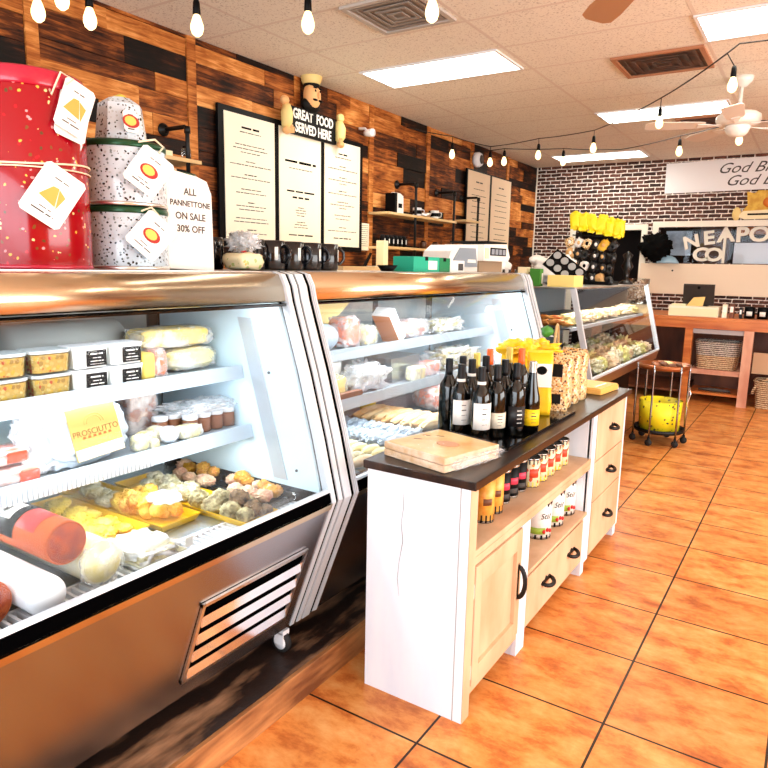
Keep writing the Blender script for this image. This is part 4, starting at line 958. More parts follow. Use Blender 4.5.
for y, kd, wh in cols:
    for lv in (0, 1):
        if kd == 'salad': lb = ('lower' if lv == 0 else 'upper')+' clear tub of pasta salad '+wh
        else: lb = ('lower' if lv == 0 else 'upper')+' white tub with black label, '+wh+' columns'
        tub(lb, -1.715, y, S1+lv*.064, kd, R(random.uniform(-4, 4)))
m_cheese = mat('cheese_yellow', c(232, 204, 100), .5, noise=(14, c(240, 210, 96), 4, (1, 1, 1), .4, .6))
m_cheesepale = mat('cheese_pale', c(226, 212, 150), .5, noise=(14, c(238, 222, 150), 4, (1, 1, 1), .4, .6))
m_ham = mat('ham_pink', c(222, 116, 76), .5, noise=(20, c(220, 120, 90), 4, (1, 1, 1), .4, .6))
def wrapped(name, label, cat, cx, cy, z, sx, sy, sz, m, power=.45, amp=.05, seed=0, film=True, group=None, rz=0, tiltx=0, fm=None):
    t = thing(name, label, cat, (cx, cy, z), group)
    M = Matrix.Translation((cx, cy, z+sz/2)) @ Matrix.Rotation(rz, 4, 'Z') @ Matrix.Rotation(tiltx, 4, 'X')
    b = MB(True); b.xf = M; b.ball(0, 0, 0, sx/2*.93, sy/2*.93, sz/2*.93, 4, amp, 8, seed, None, power); b.build('food', m, t)
    if film:
        b = MB(True); b.xf = M; b.ball(0, 0, 0, sx/2, sy/2, sz/2, 4, amp*1.8, 14, seed+3, None, power); b.build('wrap', fm or m_film, t)
    return t
wrapped('wrapped_cheese', 'upper wrapped pale yellow cheese block on the upper shelf', 'cheese', -1.80, 1.47, S1+.083, .13, .29, .065, m_cheese, .35, .04, 3)
wrapped('wrapped_cheese', 'lower wrapped rounded cheese under the longer block', 'cheese', -1.79, 1.52, S1+.001, .13, .22, .078, m_cheesepale, .6, .05, 5)
t = wrapped('cheese_wedge', 'yellow cheese slab beside the black-labelled tubs', 'cheese', -1.72, 1.30, S1, .07, .05, .088, m_cheese, .3, .02, 7, False)
t = wrapped('ham_piece', 'orange ham piece in film next to the yellow slab', 'ham', -1.735, 1.355, S1, .07, .055, .090, m_ham, .4, .06, 8)
# paper seen through the back door
t = thing('paper_roll', 'grey and tan paper roll seen behind the tubs', 'paper roll', (-1.95, 1.20, S1))
MB(True).tube([(-1.95, 1.0, S1+.088), (-1.95, 1.36, S1+.088)], .085, 24).build('roll', mat('grey_paper', c(170, 174, 172), .6), t)
# lower shelf
m_packwhite = mat('pack_white', c(176, 192, 206), .3, bump=(26, 1.0)); m_tan = mat('pack_label_tan', c(200, 172, 92), .6)
def prosciutto():
    t = thing('prosciutto_pack', 'large white vacuum pack with tan prosciutto label', 'food pack', (-1.70, 1.06, S2))
    M = Matrix.Translation((-1.695, 1.06, S2+.088)) @ Matrix.Rotation(R(-14), 4, 'Y') @ Matrix.Rotation(R(4), 4, 'X')
    b = MB(True); b.xf = M; b.ball(0, 0, 0, .040, .132, .084, 5, .08, 16, 4, None, .5); b.build('pack_body', m_packwhite, t)
    b = MB(); b.xf = M; b.box(.0405, .0435, -.050, .100, -.078, .068, .001); lb = b.build('pack_label', m_tan, t)
    text('PROSCIUTTO', .0235, mat('label_brown', c(120, 70, 20), .6), lb, M @ MX(.0438, .025, -.005), ext=.0003)
    b = MB(); M2 = M @ MX(.0436, .025, 0)
    for k in range(6):
        b.xf = M2; b.prism([(-.045+.016*k, -.021), (-.034+.016*k, -.021), (-.036+.016*k, -.014), (-.043+.016*k, -.014)], 'z', 0, .0004)
    b.xf = M2
    b.build('label_motif', mat('label_rust', c(170, 90, 30), .6), lb)
    for k, rr in enumerate((.022, .03)):
        b = MB(); b.tube([M2 @ Vector((rr*math.cos(a), .018+rr*.9*math.sin(a), .0003)) for a in [PI*j/12 for j in range(13)]], .0009, 4); b.build('label_arc', mat('label_gold', c(200, 176, 100), .6), lb)
    b = MB(); b.xf = M; b.box(.0437, .0442, -.048, .098, -.076, -.046); wq = b.build('barcode_strip', m_paper, lb)
    b = MB(); scribble(b, M @ MX(.0443, .025, -.061), .14, [(.005, .9, .8), (0, .9, .5), (-.005, .8, .6)], rn, .003, .0002); b.build('strip_print', m_grayink, wq)
    b = MB(True); b.xf = M; b.ball(-.0, -.12, .0, .03, .06, .075, 4, .12, 16, 9, None, .6); b.build('pack_fold', m_filmw, t)
prosciutto()
m_sausage = mat('sausage_red', c(206, 110, 84), .4, noise=(30, c(226, 150, 120), 3, (1, 1, 1), .4, .6))
m_redlabel = mat('orange_red_label', c(226, 76, 44), .5)
for k, (x, y, z, lb) in enumerate(((-1.70, .845, S2+.048, 'upper small sausage pack with orange label at the left edge'), (-1.675, .86, S2+.001, 'lower small sausage pack with orange label on the shelf lip'))):
    t = wrapped('sausage_pack', lb, 'food pack', x, y, z, .09, .12, .042, m_sausage, .5, .05, k, True, 'sausage packs on the lower shelf')
    MB().box(x+.040, x+.0465, y-.005, y+.045, z+.008, z+.034, .001).build('pack_label', m_redlabel, t)
wrapped('brown_pack', 'brown speckled pack standing behind the prosciutto', 'food pack', -1.84, 1.36, S2, .08, .12, .16, mat('brown_meat', c(150, 84, 54), .5, noise=(18, c(214, 190, 170), 5, (1, 1, 1), .45, .6)), .3, .03, 12)
pieces = [(-1.665, 1.235, .045, .05, .05, m_cheesepale, 'greenish wedge of cheese next to the prosciutto pack'), (-1.70, 1.285, .05, .055, .045, m_cheese, 'yellow cheese piece behind the white ball'), (-1.65, 1.275, .03, .03, .03, m_cheesepale, 'small cream cube on the shelf lip'),
          (-1.665, 1.345, .06, .06, .055, m_white, 'white round cheese wrapped in film'), (-1.71, 1.33, .05, .05, .05, m_cheesepale, 'pale cheese piece leaning on the white ball'), (-1.67, 1.425, .06, .09, .045, m_cheesepale, 'cream cheese wedge in front of the jars')]
for k, (x, y, sx, sy, sz, mm, lb) in enumerate(pieces):
    wrapped('cheese_piece', lb, 'cheese', x, y, S2, sx, sy, sz, mm, .95 if mm is m_white else .5, .05, 20+k, True, 'small cheeses on the lower shelf')
m_spread = mat('brown_spread', c(140, 84, 50), .5)
k = 0
for r_ in range(2):
    for q in range(5):
        x = -1.70-.058*r_; y = 1.405+.055*q-.02*r_+(.0 if r_ else .0)
        if r_ == 0 and q == 0: continue
        j = thing('spread_jar', ('front' if r_ == 0 else 'back')+' row jar of brown spread, '+('first', 'second', 'third', 'fourth', 'fifth')[q]+' from the left', 'jar', (x, y, S2), 'small jars beside the cheeses')
        MB(True).lathe([(0, .001), (.023, .001), (.025, .006), (.025, .045), (.021, .050), (0, .050)], x, y, S2, 18).build('jar_body', m_spread, j)
        MB(True).lathe([(.0255, .051), (.0262, .053), (.0262, .063), (.024, .066), (0, .066)], x, y, S2, 18).build('lid', m_white, j)
# crate film over jars
t = MB(True).ball(-1.73, 1.52, S2+.086, .07, .11, .012, 4, .3, 18, 3, None, .5).build('crumpled_film', m_film); tag(t, 'crumpled clear film lying over the jar lids', 'film')
# price rail, left half of the lower shelf lip
pr = MB(); y = .5
while y < 1.215: pr.box(-1.592, -1.588, y, y+.008, S2-.030, S2+.014); y += .013
t = pr.build('ribbed_price_strip', m_white); tag(t, 'white ribbed strip clipped along the lower shelf lip', 'strip')
# deck trays
m_tray = mat('yellow_tray', c(240, 192, 10), .4)
def tray(label, x0, x1, y0, y1, z, m=None, cat='tray'):
    t = thing('food_tray', label, cat, ((x0+x1)/2, (y0+y1)/2, z), 'food trays on the case deck')
    m = m or m_tray; b = MB(); e = .012; h = .024
    b.box(x0+e, x1-e, y0+e, y1-e, z, z+.003)
    for pts in (((x0, y0), (x1, y0), (x1-e, y0+e), (x0+e, y0+e)), ((x0, y1), (x0+e, y1-e), (x1-e, y1-e), (x1, y1)), ((x0, y0), (x0+e, y0+e), (x0+e, y1-e), (x0, y1)), ((x1, y0), (x1, y1), (x1-e, y1-e), (x1-e, y0+e))):
        (ax, ay), (bx, by), (cx, cy), (dx, dy) = pts
        hi = {(x0, y0), (x1, y0), (x0, y1), (x1, y1)}
        zz = [z+h if p in hi else z+.003 for p in pts]
        b._new([(p[0], p[1], q) for p, q in zip(pts, zz)]+[(p[0], p[1], q-.003) for p, q in zip(pts, zz)], [(0, 1, 2, 3), (4, 7, 6, 5), (0, 4, 5, 1), (1, 5, 6, 2), (2, 6, 7, 3), (3, 7, 4, 0)], False)
    b.build('tray_body', m, t); return t
def heap(t, name, m, x0, x1, y0, y1, z, n, r, seed, hz=1, stk=.02):
    """pieces of food lying in a tray: one object per piece"""
    rr = random.Random(seed); kk = 0
    for q in range(n):
        x = rr.uniform(x0+r, x1-r); y = rr.uniform(y0+r, y1-r); rad = r*rr.uniform(.8, 1.15)
        u = 1-abs((x-(x0+x1)/2)/((x1-x0)/2))**2*.7
        MB(True).ball(x, y, z+rad*hz*.8+stk*u*rr.random(), rad, rad*rr.uniform(.75, 1.1), rad*hz, 4, .2, 16, seed+q).build(name, m[q % len(m)] if isinstance(m, list) else m, t)
m_fried = mat('fried_yellow', c(226, 156, 10), .6, noise=(25, c(250, 226, 110), 5, (1, 1, 1), .35, .65), bump=(60, .5))
m_fried2 = mat('fried_orange', c(204, 112, 30), .6, noise=(25, c(246, 200, 100), 5, (1, 1, 1), .35, .65), bump=(60, .5))
m_greymeat = mat('meatball', c(104, 90, 54), .7, noise=(40, c(206, 196, 150), 5, (1, 1, 1), .35, .65), bump=(80, .8))
m_darkmeat = mat('meatball_dark', c(60, 44, 26), .7, noise=(40, c(150, 120, 84), 5, (1, 1, 1), .35, .65), bump=(80, .8))
m_rice = mat('rice_pale', c(176, 164, 110), .7, noise=(40, c(240, 236, 210), 5, (1, 1, 1), .35, .65), bump=(80, .8))
m_pep = mat('pink_meat', c(216, 150, 124), .6, noise=(20, c(244, 216, 180), 5, (1, 1, 1), .35, .65), bump=(50, .6))
m_pepy = mat('pepper_yellow', c(216, 160, 40), .5, noise=(30, c(210, 130, 60), 5, (1, 1, 1), .4, .7), bump=(50, .6))
m_leaf = mat('yellow_cabbage', c(236, 200, 6), .55, noise=(16, c(232, 200, 90), 5, (1, 1, 1), .4, .65), bump=(30, .8))
t = tray('tray of golden fried pieces behind the yellow greens', -2.05, -1.52, 1.19, 1.335, DK)
heap(t, 'fried_piece', [m_fried, m_fried, m_fried2], -1.80, -1.55, 1.20, 1.325, DK+.004, 26, .024, 11, 1, .035)
heap(t, 'rice_heap', m_rice, -2.03, -1.80, 1.20, 1.325, DK+.002, 12, .028, 12, .6)
MB(True).ball(-1.60, 1.265, DK+.075, .055, .045, .014, 4, .2, 14, 4).build('clear_film', m_filmw, t)
t = tray('tray of grey-green meatballs beside the glass', -1.97, -1.345, 1.352, 1.492, DK)
heap(t, 'rice_ball', m_rice, -1.93, -1.62, 1.36, 1.485, DK+.004, 20, .026, 13, .8)
for q, (x, y, z, r_, mm) in enumerate(((-1.60, 1.40, .03, .034, m_greymeat), (-1.53, 1.43, .036, .036, m_greymeat), (-1.52, 1.385, .03, .034, m_greymeat), (-1.46, 1.44, .05, .032, m_darkmeat), (-1.44, 1.385, .03, .033, m_greymeat), (-1.40, 1.44, .03, .03, m_darkmeat), (-1.385, 1.39, .026, .027, m_greymeat), (-1.37, 1.46, .024, .024, m_darkmeat), (-1.46, 1.47, .03, .026, m_greymeat))):
    MB(True).ball(x, y, DK+z, r_, r_*.95, r_*.85, 4, .16, 22, 30+q).build('meatball', mm, t)
t = tray('tray of stuffed peppers against the white end wall', -1.97, -1.385, 1.502, 1.640, DK, m_clear)
heap(t, 'pepper_piece', [m_pepy, m_pep, m_pepy], -1.95, -1.42, 1.58, 1.64, DK+.01, 16, .024, 15, .8)
heap(t, 'pink_roll', m_pep, -1.90, -1.41, 1.515, 1.58, DK+.006, 14, .026, 16, .7)
t = tray('tray of bright yellow greens under film', -2.0, -1.56, .985, 1.18, DK)
heap(t, 'yellow_leaf', m_leaf, -1.98, -1.58, 1.0, 1.17, DK+.004, 26, .03, 17, .45, .02)
t = tray('small tray wrapped in white film at the front of the deck', -1.53, -1.345, .99, 1.13, DK, mat('foam_tray', c(226, 222, 190), .5))
MB(True).ball(-1.437, 1.06, DK+.022, .085, .065, .024, 4, .12, 12, 6, DK+.004, .6).build('wrapped_food', m_rice, t)
MB(True).ball(-1.437, 1.06, DK+.026, .088, .068, .028, 4, .16, 16, 8, DK+.005, .6).build('film', m_filmw, t)
q = MB().box(-1.395, -1.389, 1.165, 1.19, DK+.002, DK+.03).build('price_tag', m_paper); tag(q, 'small white price tag between the trays near the glass', 'price tag')
# rolls lying with their cut faces to the glass
m_salskin = mat('salami_skin', c(190, 92, 22), .5, noise=(10, c(170, 72, 12), 4, (1, 1, 1), .4, .6), spec=.15)
m_salcut = mat('salami_cut', c(136, 40, 8), .6, noise=(60, c(180, 80, 30), 4, (1, 1, 1), .42, .6), spec=.15)
def roll(name, label, xe, y, z, r, L, skin, cut, cat, band=None):
    t = thing(name, label, cat, (xe-L/2, y, z-r), 'meat and cheese rolls lying on the deck')
    MB(True).lathe([(0, -L), (r*.8, -L), (r, -L+.012), (r, -.006), (r*.985, -.001), (r*.9, -.001)], xe, y, z, 36, 'x').build('skin', skin, t)
    if cut: MB(True).lathe([(r*.9, -.0015), (r*.9, .001), (0, .002)], xe, y, z, 36, 'x').build('cut_face', cut, t)
    if band:
        b = MB().lathe([(r+.0008, -.23), (r+.0012, -.23), (r+.0012, -.135), (r+.0008, -.135)], xe, y, z, 24, 'x', 1, R(50), R(185)).build('black_band', m_labelblack, t)
        MB().lathe([(r+.001, -.13), (r+.0016, -.13), (r+.0016, -.055), (r+.001, -.055)], xe, y, z, 24, 'x', 1, R(70), R(150)).build('red_band', m_red, t)
        MB(True).lathe([(r+.0013, -.20), (r+.002, -.20), (r+.002, -.165), (r+.0013, -.165)], xe, y, z, 24, 'x', 1, R(80), R(140)).build('white_stripe', m_paper, b)
    return t
roll('salami_roll', 'upper salami roll with black and red band, resting on two pale rolls', -1.40, .828, .8325, .052, .42, m_salskin, m_salcut, 'salami', True)
roll('salami_roll', 'salami roll at the left edge, lowest in the photo', -1.40, .645, .755, .053, .42, m_salskin, m_salcut, 'salami', True)
roll('mozzarella_roll', 'smooth white cheese roll under the salami', -1.36, .75, .747, .045, .42, m_white, None, 'cheese')
t = MB(True).ball(-1.36, .75, .747, .03, .044, .044, 3).build('round_end', m_white)
t.parent = bpy.data.objects['mozzarella_roll']; t.location = -bpy.data.objects['mozzarella_roll'].location
t2 = roll('provolone_roll', 'pale yellow cheese roll in film with small oval label', -1.39, .91, .756, .054, .46, mat('provolone', c(236, 222, 160), .35, noise=(12, c(244, 238, 210), 4, (1, 1, 1), .4, .6)), mat('provolone_cut', c(240, 220, 130), .5, noise=(20, c(246, 236, 190), 4, (1, 1, 1), .4, .6)), 'cheese')
MB(True).lathe([(0, 0), (.02, 0), (.02, .001), (0, .001)], -1.386, .92, .775, 20, 'x', .6).build('oval_label', m_paper, t2)
MB(True).ball(-1.39, .91, .756, .03, .058, .058, 4, .08, 12, 3).build('film', m_film, t2)

# ------------------------------------------------------------------ goods in the second case
wr = lambda *a, **k: wrapped(*a, **k)
t = thing('wrapped_log', 'thick white wrapped sausage log at the left of the upper shelf, second case', 'sausage', (-1.74, 2.15, S1))
MB(True).tube([(-1.74, 1.96, S1+.058), (-1.74, 2.0, S1+.058), (-1.74, 2.24, S1+.058), (-1.74, 2.27, S1+.058)], [.03, .055, .057, .045], 24).build('log', m_packwhite, t)
wr('pink_meat', 'pink sliced meat block on the upper shelf, second case', 'ham', -1.74, 2.37, S1, .12, .13, .14, m_ham, .5, .06, 31)
t = thing('tan_paper', 'large cone of yellow paper standing over the wrapped log', 'paper', (-1.88, 2.35, S1))
MB().prism([(2.10, S1+.10), (2.36, S1+.24), (2.86, S1+.25), (2.62, S1+.20), (2.40, S1+.06), (2.3, S1+.001), (2.2, S1+.001)], 'x', -1.90, -1.875).build('paper_fold', mat('yellow_paper', c(248, 226, 150), .6), t)
wr('pale_meat', 'cream meat piece between pink block and tilted box', 'ham', -1.71, 2.50, S1, .09, .09, .095, m_cheesepale, .6, .06, 32)
t = thing('tilted_box', 'white box with orange side tilted on the upper shelf', 'box', (-1.71, 2.68, S1))
b = MB(); b.xf = Matrix.Translation((-1.71, 2.69, S1+.0835)) @ Matrix.Rotation(R(38), 4, 'X'); b.box(-.05, .05, -.030, .030, -.09, .085, .002); b.build('box_body', m_white, t)
b = MB(); b.xf = Matrix.Translation((-1.71, 2.69, S1+.0835)) @ Matrix.Rotation(R(38), 4, 'X'); b.box(-.048, .051, -.0325, -.0305, -.085, .08); b.build('orange_side', mat('orange_card', c(226, 130, 50), .5), t)
wr('cured_ham', 'dark red cured ham in film on the upper shelf', 'ham', -1.74, 2.93, S1, .13, .26, .10, mat('cured_red', c(170, 96, 78), .5, noise=(10, c(226, 180, 160), 4, (1, 1, 1), .42, .6)), .7, .08, 33)
wr('wrapped_bag', 'milky wrapped pieces at the far end of the upper shelf', 'food pack', -1.78, 3.35, S1, .14, .36, .075, m_rice, .5, .14, 34, True, None, 0, 0, m_filmw)
wr('yellow_pack', 'yellow cheese pack with white lid on the lower shelf, second case', 'food pack', -1.72, 2.22, S2+.001, .13, .17, .10, m_cheese, .4, .05, 35)
carton('cracker_bar', 'dark brown flat carton on the lip of the lower shelf, second case', -1.635, -1.607, 2.08, 2.33, .036, mat('brown_card', c(120, 76, 52), .6), S2, False)
carton('white_carton', 'long white carton above the yellow pack on the lower shelf', -1.85, -1.79, 2.08, 2.42, .13, m_paper, S2, False)
wr('white_bag', 'crumpled white plastic bag in the middle of the lower shelf', 'bag', -1.72, 2.50, S2, .14, .22, .12, m_white, .6, .16, 36, True, None, 0, 0, m_filmw)
t = thing('steel_bin', 'shallow steel pan with a cream block on the lower shelf', 'pan', (-1.78, 2.83, S2))
MB().prism([(2.70, S2+.12), (2.72, S2+.001), (2.96, S2+.001), (2.98, S2+.12)], 'x', -1.86, -1.70).build('pan_body', m_pan, t)
wr('cream_block', 'cream cheese block in front of the steel pan', 'cheese', -1.652, 2.86, S2, .07, .11, .075, m_cheesepale, .3, .02, 37)
wr('orange_pack', 'orange and white pack right of the steel pan', 'food pack', -1.70, 3.06, S2, .10, .15, .075, m_ham, .35, .04, 38)
wr('far_bags', 'pale wrapped heap at the far end of the lower shelf', 'food pack', -1.74, 3.42, S2, .16, .44, .11, m_rice, .55, .15, 39, True, None, 0, 0, m_filmw)
m_bread = mat('bread_crust', c(224, 168, 100), .6, noise=(14, c(246, 218, 170), 5, (1, 1, 1), .35, .65), bump=(30, .5))
m_sausbr = mat('brown_sausage', c(150, 92, 60), .5)
t = tray('steel tray of breaded slices at the near end of the second case', -1.95, -1.35, 1.96, 2.26, DK, m_pan)
for q in range(9):
    MB(True).ball(-1.42-.055*q, 2.06+.012*(q % 3), DK+.03, .024, .075, .022, 3, .08, 9, q).build('breaded_stick', m_rice if q % 2 else m_bread, t)
for q in range(9):
    MB(True).ball(-1.42-.055*q, 2.19+.012*(q % 2), DK+.034, .024, .06, .022, 3, .08, 9, q+9).build('breaded_stick', m_cheesepale, t)
t = tray('tray of white wrapped rolls in the second case', -1.98, -1.40, 2.29, 2.60, DK, m_pan)
for q in range(10): MB(True).ball(-1.46-.05*q, 2.38+.02*(q % 2), DK+.034, .027, .075, .026, 4, .2, 14, q+40).build('wrapped_roll', m_packwhite, t)
for q in range(10): MB(True).ball(-1.46-.05*q, 2.53, DK+.036, .024, .06, .024, 4, .2, 14, q+60).build('wrapped_roll', m_packwhite, t)
t = tray('tray of golden loaves in the second case', -1.95, -1.42, 2.63, 3.0, DK, m_pan)
for q in range(8): MB(True).ball(-1.50-.055*q, 2.81, DK+.036, .028, .15, .028, 4, .08, 9, q+70).build('bread_stick', m_bread, t)
wr('peach_round', 'large round peach-coloured pack on the deck, second case', 'food pack', -1.72, 3.22, DK, .22, .26, .15, m_ham, .7, .05, 42)
wr('pale_heap', 'pale wrapped heap at the far end of the deck, second case', 'food pack', -1.65, 3.56, DK, .4, .34, .10, m_rice, .6, .15, 44, True, None, 0, 0, m_filmw)
jar_small('mustard_jar', 'yellow lidded tub at the back of the deck, second case', 'jar', -2.0, 2.95, DK, .045, .07, m_yellow, None, m_yellow)

# ------------------------------------------------------------------ pastries in the bakery case
m_crois = mat('croissant', c(180, 84, 20), .5, noise=(20, c(236, 170, 90), 5, (1, 1, 1), .35, .65), bump=(40, .4))
m_pastry = mat('pastry_pale', c(236, 214, 180), .6, noise=(14, c(214, 180, 136), 5, (1, 1, 1), .35, .65), bump=(30, .5))
def pastry(label, x, y, z, r, m, rz, long_=1.5, h=.6, seed=0, name='pastry', grp='pastries in the bakery case'):
    b = MB(True)
    L = r*long_
    b.xf = Matrix.Translation((x, y, z)) @ Matrix.Rotation(rz, 4, 'Z')
    n = 9; pts = []; rs = []
    for k in range(n):
        u = -1+2*k/(n-1); pts.append((L*u, -.35*r*u*u+.15*r, r*h*.9)); rs.append(max(.12, (1-abs(u)**2.2)*.75+.1*(k % 2))*r*h)
    b.tube(pts, rs, 10); o = b.build(name, m); tag(o, label, 'pastry', grp); return o
rp = random.Random(9); words = ['in the first row of the bakery shelf nearest the end glass', 'in the second row of the bakery shelf', 'on top of the croissant pile on the bakery shelf']
for k in range(14):
    x = -2.2+.048*k; row = k % 2
    pastry('golden croissant '+('low in' if row else 'in front of')+' the end-glass pile, '+('first', 'second', 'third', 'fourth', 'fifth', 'sixth', 'seventh')[k//2]+' from the back wall', x, 4.90+.07*row, 1.0555+.018*(k % 3 == 0), .042, m_crois, rp.uniform(-.6, .6), 1.5, .62, k)
for k in range(6): pastry('darker croissant lying on top of the bakery pile, '+('first', 'second', 'third', 'fourth', 'fifth', 'sixth')[k]+' from the back wall', -2.1+.09*k, 4.935, 1.0555+.048, .04, m_crois, rp.uniform(-.5, .5), 1.5, .6, k)
ords = ['nearest', 'second', 'third', 'fourth', 'fifth', 'sixth', 'seventh', 'eighth', 'ninth', 'farthest']
for q in range(10):
    y = 5.2+.21*q
    o = MB(True).ball(-1.62+rp.uniform(-.02, .02), y, 1.0555+.045, .08, rp.uniform(.06, .085), rp.uniform(.035, .055), 4, .28, 12, q, 1.0556, .8).build('iced_pastry', m_pastry if q % 3 else m_cheesepale); tag(o, ords[q]+' pale pastry along the front of the bakery shelf', 'pastry', 'pale pastries on the bakery shelf')
k = 0
for row, (x, nm) in enumerate(((-1.44, 'front'), (-1.62, 'middle'), (-1.82, 'rear'))):
    for q in range(10):
        y = 5.0+.225*q+.05*row
        mm = (m_pastry, m_cheesepale, m_rice, m_pastry, mat('pastry_olive', c(214, 206, 130), .6), m_pastry)[(q*2+row) % 6]
        o = MB(True).ball(x+rp.uniform(-.02, .02), y, .6805+.055, rp.uniform(.06, .085), rp.uniform(.065, .09), rp.uniform(.045, .075)+.012*row, 4, .3, 12, q+row*10, .6806, .8).build('pastry_pile', mm); tag(o, ords[q]+' pale pastry pile in the '+nm+' row on the bakery deck', 'pastry', 'pale pastries on the bakery deck')

# ------------------------------------------------------------------ on the white cabinet
CT = .8345
t = thing('pastry_pack', 'clear-wrapped pack of two stacked flatbread boxes on the cabinet corner', 'food pack', (-1.03, 1.98, CT))
M = Matrix.Translation((-1.035, 1.985, CT)) @ Matrix.Rotation(R(-14), 4, 'Z')
m_packside = mat('pack_side', c(206, 164, 120), .4, noise=(20, c(236, 214, 186), 4, (1, 1, 1), .35, .65))
m_packtop = mat('pack_top', c(222, 158, 70), .3, noise=(9, c(240, 200, 130), 4, (1, 1, 1), .35, .65))
for k, nm in enumerate(('lower_box', 'upper_box')):
    b = MB(); b.xf = M; b.box(-.14, .14, -.14, .14, .001+.025*k, .024+.025*k, .003); bb = b.build(nm, m_packside, t)
b = MB(); b.xf = M; b.box(-.125, .135, -.132, .132, .0495, .0505); lb = b.build('top_print', m_packtop, t)
b = MB(True); b.xf = M; b.ball(.03, .0, .0515, .045, .035, .001, 2); b.build('printed_oval', mat('print_brown', c(206, 150, 110), .6), lb)
b = MB(); 
for k, (u, v) in enumerate(((-.10, .03), (-.085, -.03), (-.06, .06))): b.xf = M @ Matrix.Translation((u, v, .0507)) @ Matrix.Rotation(.6, 4, 'Z'); b.box(-.014, .014, -.0025, .0025, 0, .0006)
b.build('printed_mark', m_ink, lb)
b = MB(True); b.xf = M; b.ball(0, 0, .027, .150, .150, .030, 5, .035, 20, 2, None, .28); b.build('film', filmmat('thin_film', .03), t)
b = MB(True); b.xf = M; b.ball(.143, .02, .022, .014, .12, .018, 4, .25, 16, 5, None, .6); b.build('film_gather', filmmat('gather_film', .14), t)
# wine bottles
m_wine = mat('dark_wine_glass', (.001, .0012, .001, 1), .07, spec=.6); m_caps = {'k': mat('black_capsule', (.002, .002, .003, 1), .4, spec=.3), 'o': mat('orange_capsule', c(236, 96, 30), .35), 'g': mat('gold_capsule', c(214, 186, 90), .3, .3), 's': mat('silver_foil', c(214, 206, 196), .25, .7)}
m_ylabel = mat('yellow_label', c(250, 206, 20), .5); m_lab = mat('wine_label', c(238, 236, 230), .6); m_labd = mat('dark_wine_label', c(14, 13, 16), .5)
def bottle(label, x, y, cap, lab_m, h=.29, r=.0375, neckband=None, lz=(.07, .155), face=-40, slim=False):
    t = thing('wine_bottle', label, 'bottle', (x, y, CT), 'wine bottles on the dark cabinet top')
    k = h/.29; r2 = r
    prof = [(0, .004), (r*.8, .0), (r*.97, .002), (r, .008), (r, .165*k), (r*.93, .185*k), (r*.6, .208*k), (.0155, .225*k), (.014, .24*k), (.0135, .27*k)] if not slim else [(0, .004), (r*.8, 0), (r, .006), (r, .12*k), (r*.93, .15*k), (r*.65, .19*k), (.017, .225*k), (.0145, .25*k), (.014, .27*k)]
    MB(True).lathe(prof+[(0, .27*k)], x, y, CT, 32).build('glass_body', m_wine, t)
    MB(True).lathe([(.0158, .225*k), (.0150, .24*k), (.0148, .283*k), (.0150, .286*k), (.0135, h), (0, h)], x, y, CT, 20).build('capsule', m_caps[cap], t)
    if lab_m:
        a0, a1 = R(face-68), R(face+68)
        q = MB(True).lathe([(r+.0002, lz[0]), (r+.0008, lz[0]), (r+.0008, lz[1]), (r+.0002, lz[1])], x, y, CT, 20, 'z', 1, a0, a1).build('wine_label', lab_m, t)
        w_ = MB(); M3 = facing(x+(r+.001)*math.cos(R(face)), y+(r+.001)*math.sin(R(face)), CT+(lz[0]+lz[1])/2, 0, 0, R(face))
        scribble(w_, M3, .03, [((lz[1]-lz[0])*f, .7, s) for f, s in ((.3, 1.0), (.1, 1.6), (-.1, .8), (-.3, .7))], rn, .003, .0004); w_.build('label_print', m_grayink if lab_m is not m_labd else m_lab, q)
    if neckband: MB(True).lathe([(.0162, .222*k), (.0170, .214*k), (.0160, .234*k), (.0158, .234*k)], x, y, CT, 20).build('neck_band', m_lab, t)
    return t
tb = thing('bottle_tray', 'shiny black tray under the wine bottles', 'tray', (-1.06, 2.5, CT))
MB().box(-1.235, -.872, 2.19, 2.98, CT, CT+.002).box(-1.235, -.872, 2.19, 2.194, CT+.0021, CT+.012).box(-.876, -.872, 2.195, 2.98, CT+.0021, CT+.012).build('tray_body', mat('gloss_black', c(16, 15, 16), .1), tb)
CTs = CT; CT = CT+.0025
bottle('leftmost wine bottle, tall with sloping shoulders, no front label', -1.195, 2.335, 'k', m_labd, slim=False, face=20)
bottle('bottle behind the white-labelled one, second from left', -1.185, 2.435, 'k', m_labd, .29)
bottle('white-labelled bottle nearest the flatbread pack', -1.105, 2.262, 'k', m_lab, .283, neckband=1, lz=(.055, .15))
bottle('bottle between the two white-neckband bottles, further back', -1.115, 2.375, 'k', m_labd, .29, neckband=1)
bottle('back-row bottle just left of the first orange cap', -1.105, 2.485, 'k', None, .293)
bottle('broad front bottle with large white label and white neck band', -1.015, 2.252, 'k', m_lab, .283, neckband=1, lz=(.05, .15))
bottle('front bottle with cream script label, right of the large white label', -.995, 2.35, 'k', mat('cream_label', c(226, 218, 196), .6), .282, lz=(.04, .10))
bottle('slim bottle with a printed white label, middle of the front', -1.015, 2.47, 'k', m_lab, .288, lz=(.04, .11))
bottle('dark-labelled bottle beside the foil-topped one', -.945, 2.42, 'k', m_labd, .285, lz=(.04, .12))
bottle('foil-topped bottle with a bright yellow label, rightmost', -.915, 2.515, 's', m_ylabel, .285, .034, None, (.03, .095), -48, True)
bottle('bottle with an orange cap standing in the back row, left one', -1.165, 2.66, 'o', m_labd, .30)
bottle('bottle with a gold cap between the orange caps', -1.12, 2.77, 'g', m_labd, .30)
bottle('bottle with an orange cap in the back row, right one', -1.05, 2.735, 'o', m_labd, .305)
bottle('gold-topped bottle at the back, between black capsules and an orange cap', -1.19, 2.58, 'g', None, .288)
CT = CTs
